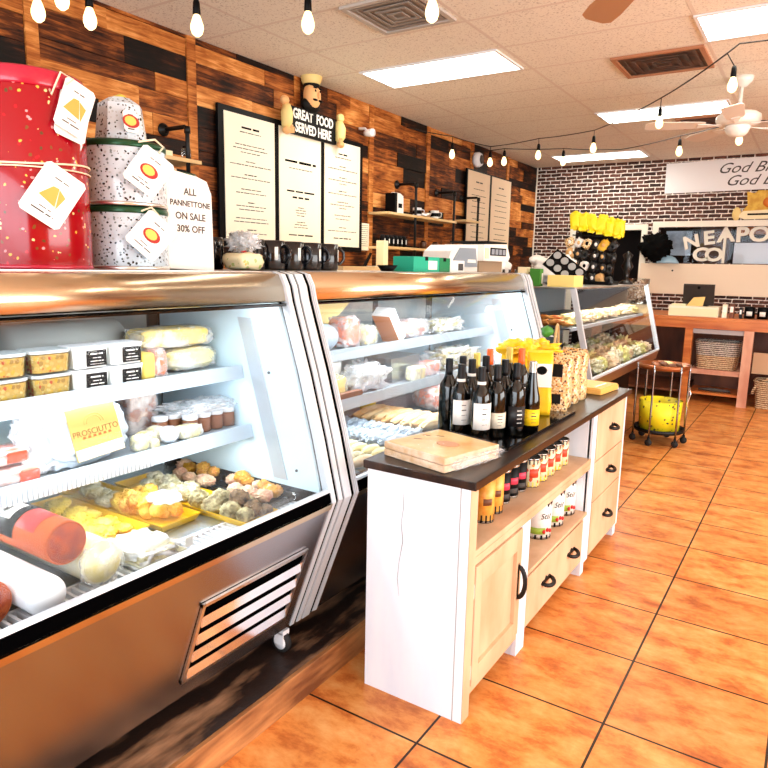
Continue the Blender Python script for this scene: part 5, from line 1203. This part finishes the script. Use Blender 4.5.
# bags beyond the bottles
m_nuts = spots('printed_cookies', c(232, 196, 140), [c(190, 120, 60), c(120, 70, 36), c(244, 226, 190), c(220, 150, 60), c(60, 40, 28), c(246, 236, 214)], 95, .5, .3)
def snack_bag(label, cx, cy, z, sx, sy, h, m, rz=0, name='snack_bag', grp='snack bags on the cabinet', lblm=None, lz=(.6, .85), crimp=None, power=.42):
    t = thing(name, label, 'bag', (cx, cy, z), grp)
    M = Matrix.Translation((cx, cy, z)) @ Matrix.Rotation(rz, 4, 'Z')
    b = MB(True); bb = bmesh.new()
    N, K = 20, 12; vs = []
    for j in range(K+1):
        u = j/K; f = 1-abs(2*u-1)**4*.0
        tx = sx/2*(1-.86*max(0, (u-.86)/.14)**1.5); ty = sy/2*(1+.04*math.sin(u*9))
        for i in range(N):
            a = 2*PI*i/N; ca, sa = math.cos(a), math.sin(a)
            px = math.copysign(abs(ca)**power, ca)*tx; py = math.copysign(abs(sa)**power, sa)*ty
            k_ = 1+.05*mnoise.noise(Vector((px*30+cx*9, py*30, u*6)))
            vs.append((px*k_, py*k_, h*u))
    bb.free(); b.xf = M
    b._new(vs, [tuple(range(N))[::-1], tuple(K*N+i for i in range(N))]+[(j*N+i, j*N+(i+1) % N, (j+1)*N+(i+1) % N, (j+1)*N+i) for j in range(K) for i in range(N)], True)
    b.build('bag_body', m, t)
    b = MB(); b.xf = M; b.box(-.003, .003, -sy/2, sy/2, h-.002, h+.012); b.build('crimped_seal', crimp or m, t)
    if lblm:
        b = MB(); b.xf = M; b.box(sx/2*1.03, sx/2*1.03+.002, -sy*.22, sy*.22, h*lz[0], h*lz[1]); b.build('bag_label', lblm, t)
        b = MB(); b.xf = M; b.box(-sx*.2, sx*.2, -sy/2*1.05-.002, -sy/2*1.05, h*lz[0], h*lz[1]); b.build('bag_label', lblm, t)
    return t
m_yelbag = mat('yellow_bag', c(250, 198, 30), .3, bump=(16, .5))
t = snack_bag('yellow and white bag right of the wine bottles', -1.01, 2.86, CT, .07, .11, .28, m_yelbag, R(-64))
M = Matrix.Translation((-1.01, 2.86, CT)) @ Matrix.Rotation(R(-64), 4, 'Z')
b = MB(); b.xf = M; b.box(.0375, .0395, -.05, .05, .13, .235); wb = b.build('white_band', m_paper, t)
b = MB(True); b.xf = M; b.ball(.0395, .005, .205, .0008, .024, .02, 2); b.build('black_emblem', m_ink, wb)
snack_bag('cookie-printed bag with black labels, nearest the yellow bag', -1.00, 3.10, CT, .09, .125, .245, m_nuts, R(-84), lblm=m_labelblack)
snack_bag('cookie-printed bag behind the nearest one', -1.0, 3.22, CT, .09, .125, .245, m_nuts, R(-88), lblm=None)
snack_bag('farthest cookie-printed bag on the cabinet', -1.0, 3.34, CT, .09, .125, .245, m_nuts, R(-92), lblm=None)
snack_bag('short cookie bag lying low in front, with a black label', -.965, 2.985, CT, .05, .095, .075, m_nuts, R(-80), lblm=m_labelblack, lz=(.5, 1.1))
yb = snack_bag('yellow snack bag standing behind the wine bottles', -1.165, 2.97, CT, .08, .14, .25, m_yelbag, R(-60), 'snack_bag', 'tall yellow snack bags behind the bottles')
MB(True).ball(-1.165, 2.97, CT+.275, .085, .06, .038, 4, .42, 9, 3).build('ruffled_top', m_yelbag, yb)
yb = snack_bag('yellow snack bag behind the cookie bags, furthest back', -1.14, 3.14, CT, .08, .14, .235, m_yelbag, R(-75), 'snack_bag', 'tall yellow snack bags behind the bottles')
MB(True).ball(-1.12, 3.14, CT+.262, .095, .06, .042, 4, .42, 9, 8).build('ruffled_top', m_yelbag, yb)
t = thing('gift_basket', 'arched wicker handle and green bow rising behind the snack bags', 'basket', (-1.14, 3.47, CT))
MB(True).lathe([(0, 0), (.07, 0), (.085, .10), (.08, .10), (.066, .006), (0, .006)], -1.14, 3.46, CT, 24).build('basket_body', mat('wicker', c(196, 160, 110), .7), t)
MB(True).tube([(-1.14-.02*math.cos(a), 3.46+.10*math.cos(a), CT+.08+.28*math.sin(a)) for a in [PI*k/16 for k in range(17)]], .007, 8).build('handle', MATS['wicker'], t)
b = MB(True).ball(-1.16, 3.36, CT+.33, .03, .04, .03, 2, .3).build('green_bow', m_green, t)
t = thing('cardboard_tray', 'flat orange-yellow open box at the far end of the cabinet top', 'box', (-.98, 3.66, CT))
m_ycard = mat('yellow_card', c(244, 184, 92), .5)
M = Matrix.Translation((-.985, 3.64, CT)) @ Matrix.Rotation(R(-6), 4, 'Z')
b = MB(); b.xf = M; b.box(-.15, .10, -.13, .13, .001, .028, .003); b.build('tray_base', m_ycard, t)
b = MB(); b.xf = M; b.box(-.145, .095, -.125, .125, .0285, .034, .002).box(-.145, -.13, -.12, .12, .0345, .06); b.build('tray_lid', m_ycard, t)
b = MB(); b.xf = M; b.box(.05, .056, -.09, .06, .0345, .038); b.build('white_strip', m_paper, t)

# tins and cans on the cabinet shelves
m_canend = mat('can_steel', c(190, 188, 184), .25, .9)
def can(name, label, x, y, z, r, h, m, grp, bands=(), base=None):
    t = thing(name, label, 'can', (x, y, z), grp)
    MB(True).lathe([(0, .001), (r*.97, .001), (r, .003), (r*.985, .007), (r*.985, h-.007), (r, h-.003), (r*.97, h), (r*.93, h-.004), (0, h-.004)], x, y, z, 24).build('can_body', m_canend, t)
    q = MB(True).lathe([(r*.99, .009), (r*.995, .009), (r*.995, h-.009), (r*.99, h-.009)], x, y, z, 28).build('can_label', m, t)
    for z0, z1, a0, a1, mm in bands:
        MB(True).lathe([(r*.998, z0*h), (r*1.004, z0*h), (r*1.004, z1*h), (r*.998, z1*h)], x, y, z, 14, 'z', 1, R(a0), R(a1)).build('label_patch', mm, q)
    return t
m_orl = mat('orange_can_label', c(236, 146, 40), .4, noise=(20, c(250, 190, 90), 4, (1, 1, 1), .4, .6)); m_brn = mat('brown_print', c(110, 66, 40), .5)
U = .5855
for k, y in enumerate((2.12, 2.225)):
    can('peach_can', ('nearer' if k == 0 else 'farther')+' orange-labelled can beside the near end panel', -.925-.01*k, y, U, .038, .165, m_orl, 'orange cans on the upper cabinet shelf', [(.0, .18, 0, 360, m_labelblack), (.4, .55, -70, -20, m_brn)])
for k, y in enumerate((2.335, 2.42, 2.505)):
    can('bean_can', ('nearest', 'middle', 'farthest')[k]+' of three black cans with pink-red patch', -.95, y, U, .036, .135, m_labelblack, 'black cans on the upper cabinet shelf', [(.42, .62, -85, -5, mat('pink_patch', c(226, 60, 90), .5)), (.15, .3, -85, -5, m_grayink)])
m_tom = spots('tomato_label', c(240, 228, 190), [c(226, 80, 40), c(240, 140, 60), c(246, 230, 180)], 45, .3, .4)
for k, y in enumerate((2.595, 2.69, 2.785, 2.88, 2.975)):
    can('tomato_can', ('first', 'second', 'third', 'fourth', 'fifth')[k]+' cream and red tomato can from the near end of its row', -.93, y, U, .040, .125, m_tom, 'tomato cans on the upper cabinet shelf', [(.35, .65, -75, -15, mat('tomato_red', c(222, 70, 40), .5)), (.03, .2, 0, 360, m_yellow if k % 2 else m_cheese), (.8, .97, 0, 360, m_grayink)])
t = can('white_can', 'larger white can with black base at the far end of the upper shelf', -1.03, 3.07, U, .045, .13, m_lab, 'white can on the upper shelf', [(.0, .2, 0, 360, m_black)])
V = .3155
for k, y in enumerate((2.74, 2.915, 3.088)):
    t = can('large_can', ('nearest', 'middle', 'farthest')[k]+' large white can with green and red tomatoes', -.935, y, V, .060, .165, m_lab, 'large white cans on the lower cabinet shelf', [(.0, .12, 0, 360, m_black), (.14, .32, -100, -35, mat('lime', c(150, 180, 60), .5)), (.9, 1.0, 0, 360, m_black)])
    q = t.children[1]
    for a in (-42, -25, -8):
        MB(True).ball(-.935+.0595*math.cos(R(a)), y+.0595*math.sin(R(a)), V+.036+(.006 if a == -25 else 0), .008, .008, .010, 2).build('printed_tomato', m_red, q)
    text('Stil', .036, m_ink, q, facing(-.935+.0612*math.cos(R(-40)), y+.0612*math.sin(R(-40)), V+.105, 0, 0, R(-40)), ext=.0004, shear=.3)

# ------------------------------------------------------------------ tea trolley with yellow bin
m_copper = mat('copper_tray', c(150, 84, 44), .3, .6); m_bin = spots('yellow_print_bin', c(244, 224, 30), [c(60, 60, 50), c(120, 110, 30), c(244, 224, 30), c(244, 224, 30)], 30, .3, .5)
def trolley():
    cx, cy, r = -1.05, 6.12, .20
    t = thing('round_trolley', 'round wheeled trolley with chrome rods and copper top', 'trolley', (cx, cy, 0))
    MB(True).lathe([(0, .655), (r, .655), (r+.01, .665), (r+.012, .70), (r+.004, .70), (r, .672), (0, .672)], cx, cy, 0, 36).build('top_tray', m_copper, t)
    MB(True).lathe([(0, .105), (r, .105), (r+.01, .112), (r+.012, .14), (r+.004, .14), (r, .12), (0, .12)], cx, cy, 0, 36).build('bottom_tray', m_blackmetal, t)
    for k in range(6):
        a = R(20+60*k); x, y = cx+(r+.012)*math.cos(a), cy+(r+.012)*math.sin(a)
        rod = MB(True).tube([(x, y, .07), (x, y, .30), (x, y, .64), (x, y, .70)], .0085, 8).build('upright_rod', mat('dark_chrome', (.35, .36, .38, 1), .2, 1), t)
        if k % 3 != 2 or True:
            MB(True).lathe([(0, -.010), (.028, -.010), (.030, 0), (.028, .010), (0, .010)], x, y, .031, 16, 'y').build('wheel', m_rubber, rod)
            MB(True).tube([(x, y, .075), (x, y, .045)], .012, 8).build('fork', m_blackmetal, rod)
    MB(True).tube([(cx+r+.02, cy-.02, .52), (cx+r+.035, cy-.03, .46), (cx+r+.015, cy-.03, .38), (cx+r+.03, cy-.03, .33)], .006, 6).build('side_handle', m_chrome, t)
    b = thing('yellow_bin', 'yellow printed bin on the lower tray of the trolley', 'bin', (cx, cy, .1205))
    MB(True).lathe([(0, .0), (.165, .0), (.178, .26), (.172, .26), (.158, .008), (0, .008)], cx, cy, .1208, 30).build('bin_body', m_bin, b)
    p = thing('trinket_tray', 'small pile of brown wrapped sweets on the copper tray top', 'sweets', (cx, cy, .6725))
    for k in range(9):
        a = k*2.4; q = .03+.011*k
        MB(True).ball(cx+q*math.cos(a), cy+q*math.sin(a), .6725+.02+.01*(k < 3), .03, .024, .02, 2, .2, 9, k).build('wrapped_sweet', (m_cheesepale, m_sausbr, mat('brown_card', c(120, 76, 52), .6))[k % 3], p)
    return t
trolley()

# ------------------------------------------------------------------ far wooden service desk
m_desk = mat('orange_wood', c(176, 88, 34), .35, noise=(6, c(222, 136, 66), 6, (.3, 1, 2), .35, .65))
m_deskdark = mat('dark_desk_wood', c(84, 44, 24), .5, noise=(6, c(124, 70, 40), 6, (1, 1, .3), .35, .65))
m_deskpink = mat('worn_pink_wood', c(196, 130, 104), .55, noise=(5, c(226, 178, 150), 6, (1, 1, .3), .35, .65))
def desk():
    y0, y1 = 8.28, 9.36
    t = thing('service_desk', 'long wooden service desk along the brick wall with open shelves', 'desk', (-.4, 8.8, 0))
    MB().box(-2.35, 2.2, y0, y1, .945, .985, .004).build('desk_top', m_desk, t)
    MB().box(-2.30, 2.15, y0+.02, y0+.05, .855, .944).build('apron', m_desk, t)
    MB().box(-2.30, 2.15, y1-.06, y1-.03, .0, .944).build('back_board', m_deskdark, t)
    for x0, x1, mm in ((-1.235, -1.155, m_desk), (-.635, -.54, m_deskpink), (.9, 1.0, m_deskpink), (2.05, 2.15, m_deskpink), (-2.30, -2.2, m_deskdark)):
        MB().box(x0, x1, y0+.021, y0+.10, 0, .854).build('leg', mm, t)
    MB().box(-1.154, -.636, y0+.05, y1-.061, .365, .39).box(-1.154, -.636, y0+.05, y0+.07, .335, .364).build('shelf_board', m_deskpink, t)
    MB().box(-1.154, -.636, y0+.05, y1-.061, .10, .125).build('shelf_board', m_desk, t)
    MB().box(-2.19, -1.236, y0+.05, y1-.061, .10, .125).build('shelf_board', m_deskdark, t)
    MB().box(-1.154, -.636, y0+.55, y0+.57, .126, .334).build('slat_panel', m_deskdark, t)
    MB().box(-1.154, -.636, y0+.04, y0+.06, .80, .85).build('shelf_rail', mat('grey_rail', c(170, 160, 160), .5), t)
    MB().box(-.539, .9, y0+.3, y0+.32, .36, .60).build('shelf_panel', mat('tan_panel', c(214, 170, 130), .5), t)
    return t
desk()
def weave_mat(name, c1, c2):
    m = mat(name, c1, .7); nt, b = nodes_of(m)
    tc = nt.nodes.new('ShaderNodeTexCoord'); w1 = nt.nodes.new('ShaderNodeTexWave'); w1.inputs['Scale'].default_value = 14; w1.inputs['Distortion'].default_value = 3; w1.bands_direction = 'Z'; w1.inputs['Detail'].default_value = 3; w1.inputs['Detail Scale'].default_value = 6
    nt.links.new(tc.outputs['Object'], w1.inputs[0]); r = nt.nodes.new('ShaderNodeValToRGB'); r.color_ramp.elements[0].color = c1; r.color_ramp.elements[1].color = c2
    r.color_ramp.elements[0].position = .3; r.color_ramp.elements[1].position = .6
    nt.links.new(w1.outputs[0], r.inputs[0]); nt.links.new(r.outputs[0], b.inputs['Base Color'])
    bp = nt.nodes.new('ShaderNodeBump'); bp.inputs['Strength'].default_value = 1; bp.inputs['Distance'].default_value = .01; nt.links.new(w1.outputs[0], bp.inputs['Height']); nt.links.new(bp.outputs[0], b.inputs['Normal'])
    return m
m_weaveg = weave_mat('grey_wicker', c(96, 80, 70), c(226, 216, 204)); m_weavet = weave_mat('tan_wicker', c(150, 104, 66), c(236, 206, 166))
def basket(label, x0, x1, y0, y1, z, h, mtop, mbot, handle=False):
    t = thing('wicker_basket', label, 'basket', ((x0+x1)/2, (y0+y1)/2, z))
    cx, cy, a, b_ = (x0+x1)/2, (y0+y1)/2, (x1-x0)/2, (y1-y0)/2
    def band(z0, z1, s0, s1, mm, nm):
        q = MB(); N = 24
        def ring(s, zz, k): return [(cx+math.copysign(abs(math.cos(2*PI*i/N))**.45, math.cos(2*PI*i/N))*a*s*k, cy+math.copysign(abs(math.sin(2*PI*i/N))**.45, math.sin(2*PI*i/N))*b_*s*k, zz) for i in range(N)]
        v = ring(s0, z0, 1)+ring(s1, z1, 1)+ring(s1, z1, .94)+ring(s0, z0, .94)
        q._new(v, [(j*N+i, j*N+(i+1) % N, ((j+1) % 4)*N+(i+1) % N, ((j+1) % 4)*N+i) for j in range(4) for i in range(N)], False)
        return q.build(nm, mm, t)
    band(z+.001, z+h*.5, .86, .92, mbot, 'lower_weave'); band(z+h*.5, z+h, .92, 1.0, mtop, 'upper_weave')
    q = MB().box(cx-a*.8, cx+a*.8, cy-b_*.8, cy+b_*.8, z+.001, z+.008).build('bottom', mbot, t)
    N = 28; MB(True).tube([(cx+math.copysign(abs(math.cos(2*PI*i/N))**.45, math.cos(2*PI*i/N))*a*.98, cy+math.copysign(abs(math.sin(2*PI*i/N))**.45, math.sin(2*PI*i/N))*b_*.98, z+h) for i in range(N)], .012, 6, True).build('rim', mtop, t)
    if handle: MB(True).tube([(cx+a*math.cos(k)*.98, cy-b_*.9, z+h*.55+.2*math.sin(k)) for k in [PI*j/14 for j in range(15)]], .014, 8).build('handle', mtop, t)
    return t
basket('grey and tan wicker basket on the desk shelf', -1.14, -.66, 8.36, 8.75, .391, .31, m_weaveg, m_weavet)
basket('round-handled tan wicker basket on the floor by the pink desk leg', -.50, .05, 8.33, 8.75, 0, .30, m_weavet, m_weavet, True)
t = thing('white_rod', 'pale rolled bag lying on the bottom desk shelf', 'bag', (-.9, 8.45, .126)); MB(True).tube([(-1.05, 8.42, .15), (-.9, 8.42, .152), (-.72, 8.42, .148)], [.012, .022, .012], 10).build('roll_body', m_grayink, t)
# on the desk
DT = .9855
t = thing('cash_box', 'long low white box on the desk under the tablet', 'box', (-1.18, 8.45, DT)); MB().box(-1.44, -.92, 8.33, 8.62, DT, DT+.115, .004).build('box_body', m_boardpaper, t)
MB().box(-1.44, -.92, 8.326, 8.3295, DT+.004, DT+.09).build('front_flap', m_cream, t)
t = thing('tablet_till', 'black tablet till standing on the white box', 'till', (-1.15, 8.5, DT+.116))
MB().prism([(8.44, 1.33), (8.455, 1.33+.02), (8.50, 1.115), (8.485, 1.11)], 'x', -1.32, -.99).build('screen', mat('tablet_black', c(52, 46, 44), .3), t)
MB().box(-1.25, -1.05, 8.44, 8.58, DT+.116, DT+.126, .002).build('stand_base', m_black, t)
MB().lathe([(0, 0), (.016, 0), (.016, .003), (0, .003)], -1.155, 8.438, 1.31, 14, 'y').build('camera_eye', m_black, t)
t = thing('card_reader', 'gold card leaning in front of the tablet', 'card', (-1.16, 8.36, DT+.116)); MB().prism([(-1.26, DT+.117), (-1.09, DT+.117), (-1.07, DT+.225), (-1.19, DT+.215)], 'y', 8.37, 8.376).build('card_face', mat('gold_card', c(236, 190, 110), .25, .3), t)
t = thing('paper_stack', 'small stack of cream papers left of the gold card', 'paper', (-1.35, 8.4, DT+.116)); MB().box(-1.42, -1.27, 8.36, 8.5, DT+.116, DT+.135).build('sheets', m_cream, t)
t = thing('clear_container', 'tall clear tub of brown sweets beside the bakery case', 'tub', (-1.80, 8.5, DT))
MB(True).lathe([(0, .0), (.12, .0), (.13, .30), (.125, .30)], -1.85, 8.55, DT+.11, 24).build('tub_body', m_clear, t); MB(True).ball(-1.85, 8.55, DT+.11+.14, .10, .10, .12, 4, .2, 12, 3).build('sweets', spots('sweets', c(200, 170, 140), [c(120, 80, 56), c(240, 230, 220), c(90, 60, 44)], 40, .5), t)
MB().box(-2.0, -1.70, 8.42, 8.70, DT, DT+.105, .004).build('tub_base', m_cream, t)
for k, (x, w_, h, mm, nm, lb) in enumerate(((-.86, .05, .15, m_boardpaper, 'small_box', 'narrow upright cream box right of the white cash box'), (-.79, .05, .16, m_deskdark, 'small_box', 'narrow dark box beside the cream one'), (-.70, .03, .12, m_blackmetal, 'hand_tool', 'thin black dispenser on the desk'))):
    t = thing(nm, lb, 'box' if k < 2 else 'dispenser', (x, 8.42, DT)); MB().box(x-w_/2, x+w_/2, 8.38, 8.46, DT, DT+h, .003).build('box_body', mm, t); MB().box(x-w_/3, x+w_/3, 8.378, 8.3797, DT+h*.4, DT+h*.8).build('box_label', m_paper, t)
for k in range(5):
    x = -.62+.13*k; t = thing('black_canister', ('first', 'second', 'third', 'fourth', 'fifth')[k]+' black canister from the left in the row on the desk', 'canister', (x, 8.5, DT), 'black canisters on the desk')
    MB(True).lathe([(0, 0), (.055, 0), (.055, .12), (.05, .13), (0, .13)], x, 8.5, DT, 18).build('body', m_black, t); MB(True).lathe([(.056, .03), (.057, .03), (.057, .08), (.056, .08)], x, 8.5, DT, 10, 'z', 1, R(-120), R(-60)).build('label', m_lab, t)

# ------------------------------------------------------------------ far wall: banner, letters, plaque, things behind the glass
t = thing('banner', 'long white banner with italic script high on the brick wall', 'banner', (-.2, YF-.02, 2.47))
b = MB(); b.prism([(-1.81, 2.475), (1.3, 2.50), (1.3, 2.89), (-1.815, 2.845)], 'y', YF-.012, YF-.004); sh = b.build('sheet', mat('banner_white', c(238, 238, 240), .6), t)
text('God Bless', .175, m_grayink, sh, MY(-1.22, YF-.0125, 2.745), shear=.45, align='LEFT', ext=.0008, width=1.1)
text('God Bless', .175, m_grayink, sh, MY(-1.12, YF-.0125, 2.595), shear=.45, align='LEFT', ext=.0008, width=1.1)
t = thing('chef_plaque', 'small gold plaque with ribbon and figure below the banner', 'plaque', (-.7, YF-.03, 2.13))
MB().prism([(-.90, 2.22), (-.84, 2.30), (-.86, 2.46), (-.78, 2.44), (-.74, 2.47), (-.35, 2.47), (-.35, 2.22)], 'y', YF-.03, YF-.003).build('plaque_body', mat('gold_paint', c(204, 150, 30), .5, noise=(12, c(226, 186, 60), 3, (1, 1, 1), .4, .6)), t)
MB().prism([(-.94, 2.17), (-.88, 2.23), (-.35, 2.25), (-.35, 2.14), (-.86, 2.13)], 'y', YF-.045, YF-.0305).build('ribbon', m_cream, t)
MB(True).ball(-.95, YF-.03, 2.20, .05, .022, .08, 3).build('figure', m_chefcoat, t)
MB(True).ball(-.58, YF-.035, 2.33, .10, .025, .07, 3).build('figure', mat('plaque_orange', c(206, 110, 30), .5), t)
b = MB(); scribble(b, MY(-.65, YF-.0455, 2.19), .4, [(.0, .9, 1.4)], rn, .02, .002); b.build('ribbon_print', m_ink, t)
t = thing('window_lettering', 'raised cream capital letters across the pass-through glass', 'lettering', (-1.0, YF+.06, 1.6))
for s, x, z, sz, rz in (('N', -1.44, 1.86, .22, 14), ('E', -1.24, 1.91, .23, 8), ('A', -1.05, 1.945, .24, 4), ('P', -.87, 1.945, .25, 2), ('O', -.68, 1.95, .25, 0), ('C', -1.32, 1.70, .23, 3), ('O', -1.165, 1.70, .23, 0)):
    text(s, sz, m_frame, t, MY(x, YF+.045, z) @ Matrix.Rotation(R(rz), 4, 'Z'), 'letter', .008, bold=.008, width=1.15)
# behind the glass
def flat(nm, lb, cat, x0, x1, z0, z1, y, m, th=.01):
    t = thing(nm, lb, cat, ((x0+x1)/2, y, z0)); MB().box(x0, x1, y, y+th, z0, z1).build('face', m, t); return t
flat('poster', 'pale blue poster behind the left of the pass-through', 'poster', -1.80, -1.48, 1.70, 2.02, YF+.30, mat('poster_blue', c(214, 228, 236), .5, noise=(4, c(150, 170, 186), 4, (1, 1, 1), .45, .6)))
flat('whiteboard', 'large white board behind the right half of the pass-through', 'board', -.96, .2, 1.58, 1.86, YF+.22, mat('board_white', c(240, 240, 238), .4))
flat('brown_cupboard', 'brown cupboard front behind the lettering', 'cupboard', -1.42, -1.05, 1.55, 2.1, YF+.6, mat('cupboard_brown', c(120, 84, 66), .5), .3)
flat('orange_shelf', 'orange shelf top behind the glass at the right', 'shelf', -.95, .6, 1.98, 2.08, YF+.5, mat('orange_shelf', c(196, 110, 40), .5), .3)
t = thing('dark_hat_rack', 'fuzzy black display head in front of the pass-through corner', 'display', (-1.80, 9.28, 1.6))
MB(True).ball(-1.83, 9.30, 1.80, .19, .07, .16, 4, .25, 14, 3).build('bushy_top', mat('black_fuzz', (.002, .002, .002, 1), .95, spec=.1), t)
MB(True).tube([(-1.83, 9.30, 1.595), (-1.83, 9.30, 1.66)], .03, 10).build('stem', m_black, t)
MB(True).lathe([(0, 0), (.16, 0), (.15, .02), (.11, .07), (.05, .10), (0, .10)], -1.70, 9.33, 1.592, 24, 'z', .4).build('blue_cover', mat('blue_film', c(150, 186, 206), .3), t)

# ------------------------------------------------------------------ on top of the bakery case
BT = 1.3555
m_yb = mat('vivid_yellow_bag', c(252, 224, 10), .35, bump=(14, .5)); m_bk = mat('black_wrap', c(6, 5, 6), .3, bump=(18, .8)); m_wh = mat('white_tissue', c(232, 226, 220), .6, bump=(18, .8))
t = thing('snack_stand', 'black wire stand with clipped snack packets on the bakery case', 'display stand', (-1.78, 6.2, BT))
MB().box(-1.95, -1.56, 6.05, 6.40, BT, BT+.03, .004).build('stand_base', m_black, t)
for x in (-1.92, -1.60): MB(True).tube([(x, 6.32, BT+.03), (x, 6.34, BT+.62)], .008, 6).build('upright', m_blackmetal, t)
for k in range(4): MB(True).tube([(-1.94, 6.15, BT+.14+.15*k), (-1.56, 6.15, BT+.12+.15*k)], .006, 6).build('clip_rail', m_blackmetal, t)
rs = random.Random(4)
for k in range(6):
    x = -1.92+.078*k; o = thing('yellow_packet', ('first', 'second', 'third', 'fourth', 'fifth', 'last')[k]+' bright yellow packet from the left on top of the wire stand', 'snack packet', (x, 6.14, 1.88), 'yellow packets crowning the stand')
    z = 1.93-.016*k; b = MB(True); b.xf = Matrix.Translation((x, 6.14, z)) @ Matrix.Rotation(R(rs.uniform(-22, 22)), 4, 'Y'); b.ball(0, 0, rs.uniform(-.01, .01), .047, .026, .078, 4, .16, 12, k, None, .55); b.build('packet_body', m_yb, o)
    b = MB(); b.box(x-.03, x+.03, 6.10, 6.104, z-.085, z-.07); b.build('packet_seal', m_yb, o)
n_ = 0
for row in range(4):
    for k in range(6):
        x = -1.94+.075*k+rs.uniform(-.01, .01); z = 1.73-.098*row+.008*k*(-1)
        mm = (m_bk, m_bk, m_wh, m_bk, mat('tan_packet', c(206, 160, 100), .4), m_bk)[rs.randrange(6)]
        if row == 0: mm = (m_nuts, m_wh, m_nuts, m_bk, MATS['gold_paint'], m_bk)[k]
        o = thing('snack_packet', ('top', 'second', 'third', 'bottom')[row]+' row packet on the wire stand, '+('first', 'second', 'third', 'fourth', 'fifth', 'last')[k]+' from the left', 'snack packet', (x, 6.11, z-.05), 'dark snack packets on the stand')
        b = MB(True); b.xf = Matrix.Translation((x, 6.095, z)) @ Matrix.Rotation(R(rs.uniform(-45, 45)), 4, 'Y'); b.ball(0, 0, 0, rs.uniform(.026, .042), .022, rs.uniform(.04, .055), 3, .22, 12, n_, None, .65); b.build('packet_body', mm, o); n_ += 1
        q = MB(True).ball(x+.005, 6.073, z+.002, .014, .006, .018, 2).build('packet_print', (m_wh, MATS['tan_packet'] if 'tan_packet' in MATS else m_wh, m_black)[k % 3], o)
t = thing('muffin_tray', 'black muffin tin tilted up with white cups on the bakery case', 'tray', (-1.66, 5.15, BT))
M = Matrix.Translation((-1.66, 5.12, BT+.14)) @ Matrix.Rotation(R(35), 4, 'Y') @ Matrix.Rotation(R(60), 4, 'X')
b = MB(); b.xf = M; b.box(-.15, .15, -.085, .085, -.008, .0, .003); b.build('tin_plate', m_black, t)
for i in range(4):
    for j in range(2):
        b = MB(True); b.xf = M; b.lathe([(0, .001), (.024, .001), (.03, .008), (.026, .009), (0, .004)], -.11+.073*i, -.04+.08*j, 0, 14); b.build('paper_cup', mat('cup_grey', c(140, 140, 140), .5), t)
MB().prism([(5.13, BT), (5.30, BT), (5.18, BT+.16)], 'x', -1.67, -1.655).build('prop', m_black, t)
carton('tan_carton', 'pale yellow open carton on the near corner of the bakery case', -1.70, -1.50, 4.86, 5.08, .085, mat('pale_yellow_card', c(248, 220, 130), .5), BT, False)
carton('green_carton', 'green and white carton beside the yellow one', -1.84, -1.76, 4.86, 4.93, .13, m_green, BT, False, lbl=m_paper)
carton('cream_pack', 'cream pack standing left of the green carton', -1.94, -1.87, 4.87, 4.95, .14, m_cream, BT, False, lbl=m_sausbr)
t = thing('white_paper_bag', 'crumpled white paper bag on the rear of the bakery case', 'bag', (-2.18, 5.0, BT)); MB(True).ball(-2.18, 5.02, BT+.10, .10, .09, .11, 4, .15, 9, 3, BT+.001, .7).build('bag_body', m_wh, t)
for k in range(3):
    x = -2.06+.05*k; o = thing('dark_bottle', ('left', 'middle', 'right')[k]+' dark bottle of three in front of the white paper bag', 'bottle', (x, 4.88, BT), 'dark bottles on the bakery case')
    MB(True).lathe([(0, 0), (.022, 0), (.022, .08), (.010, .10), (.010, .12), (0, .12)], x, 4.88, BT, 14).build('body', m_wine, o); MB(True).lathe([(.0225, .02), (.023, .02), (.023, .06), (.0225, .06)], x, 4.88, BT, 10, 'z', 1, R(-130), R(-50)).build('label', m_grayink, o)
t = thing('tissue_heap', 'pile of white tissue bags behind the muffin tin', 'bags', (-1.9, 5.6, BT)); MB(True).ball(-1.92, 5.62, BT+.12, .17, .16, .12, 4, .2, 9, 6, BT+.001, .7).build('bag_pile', m_wh, t)
t = thing('black_props', 'black ornament on the far front corner of the bakery case', 'ornament', (-1.58, 6.85, BT))
MB(True).lathe([(0, 0), (.07, 0), (.06, .02), (.02, .05), (.03, .12), (.06, .17), (.03, .23), (.05, .28), (.0, .32)], -1.60, 6.85, BT, 16).build('ornament_body', m_bk, t)
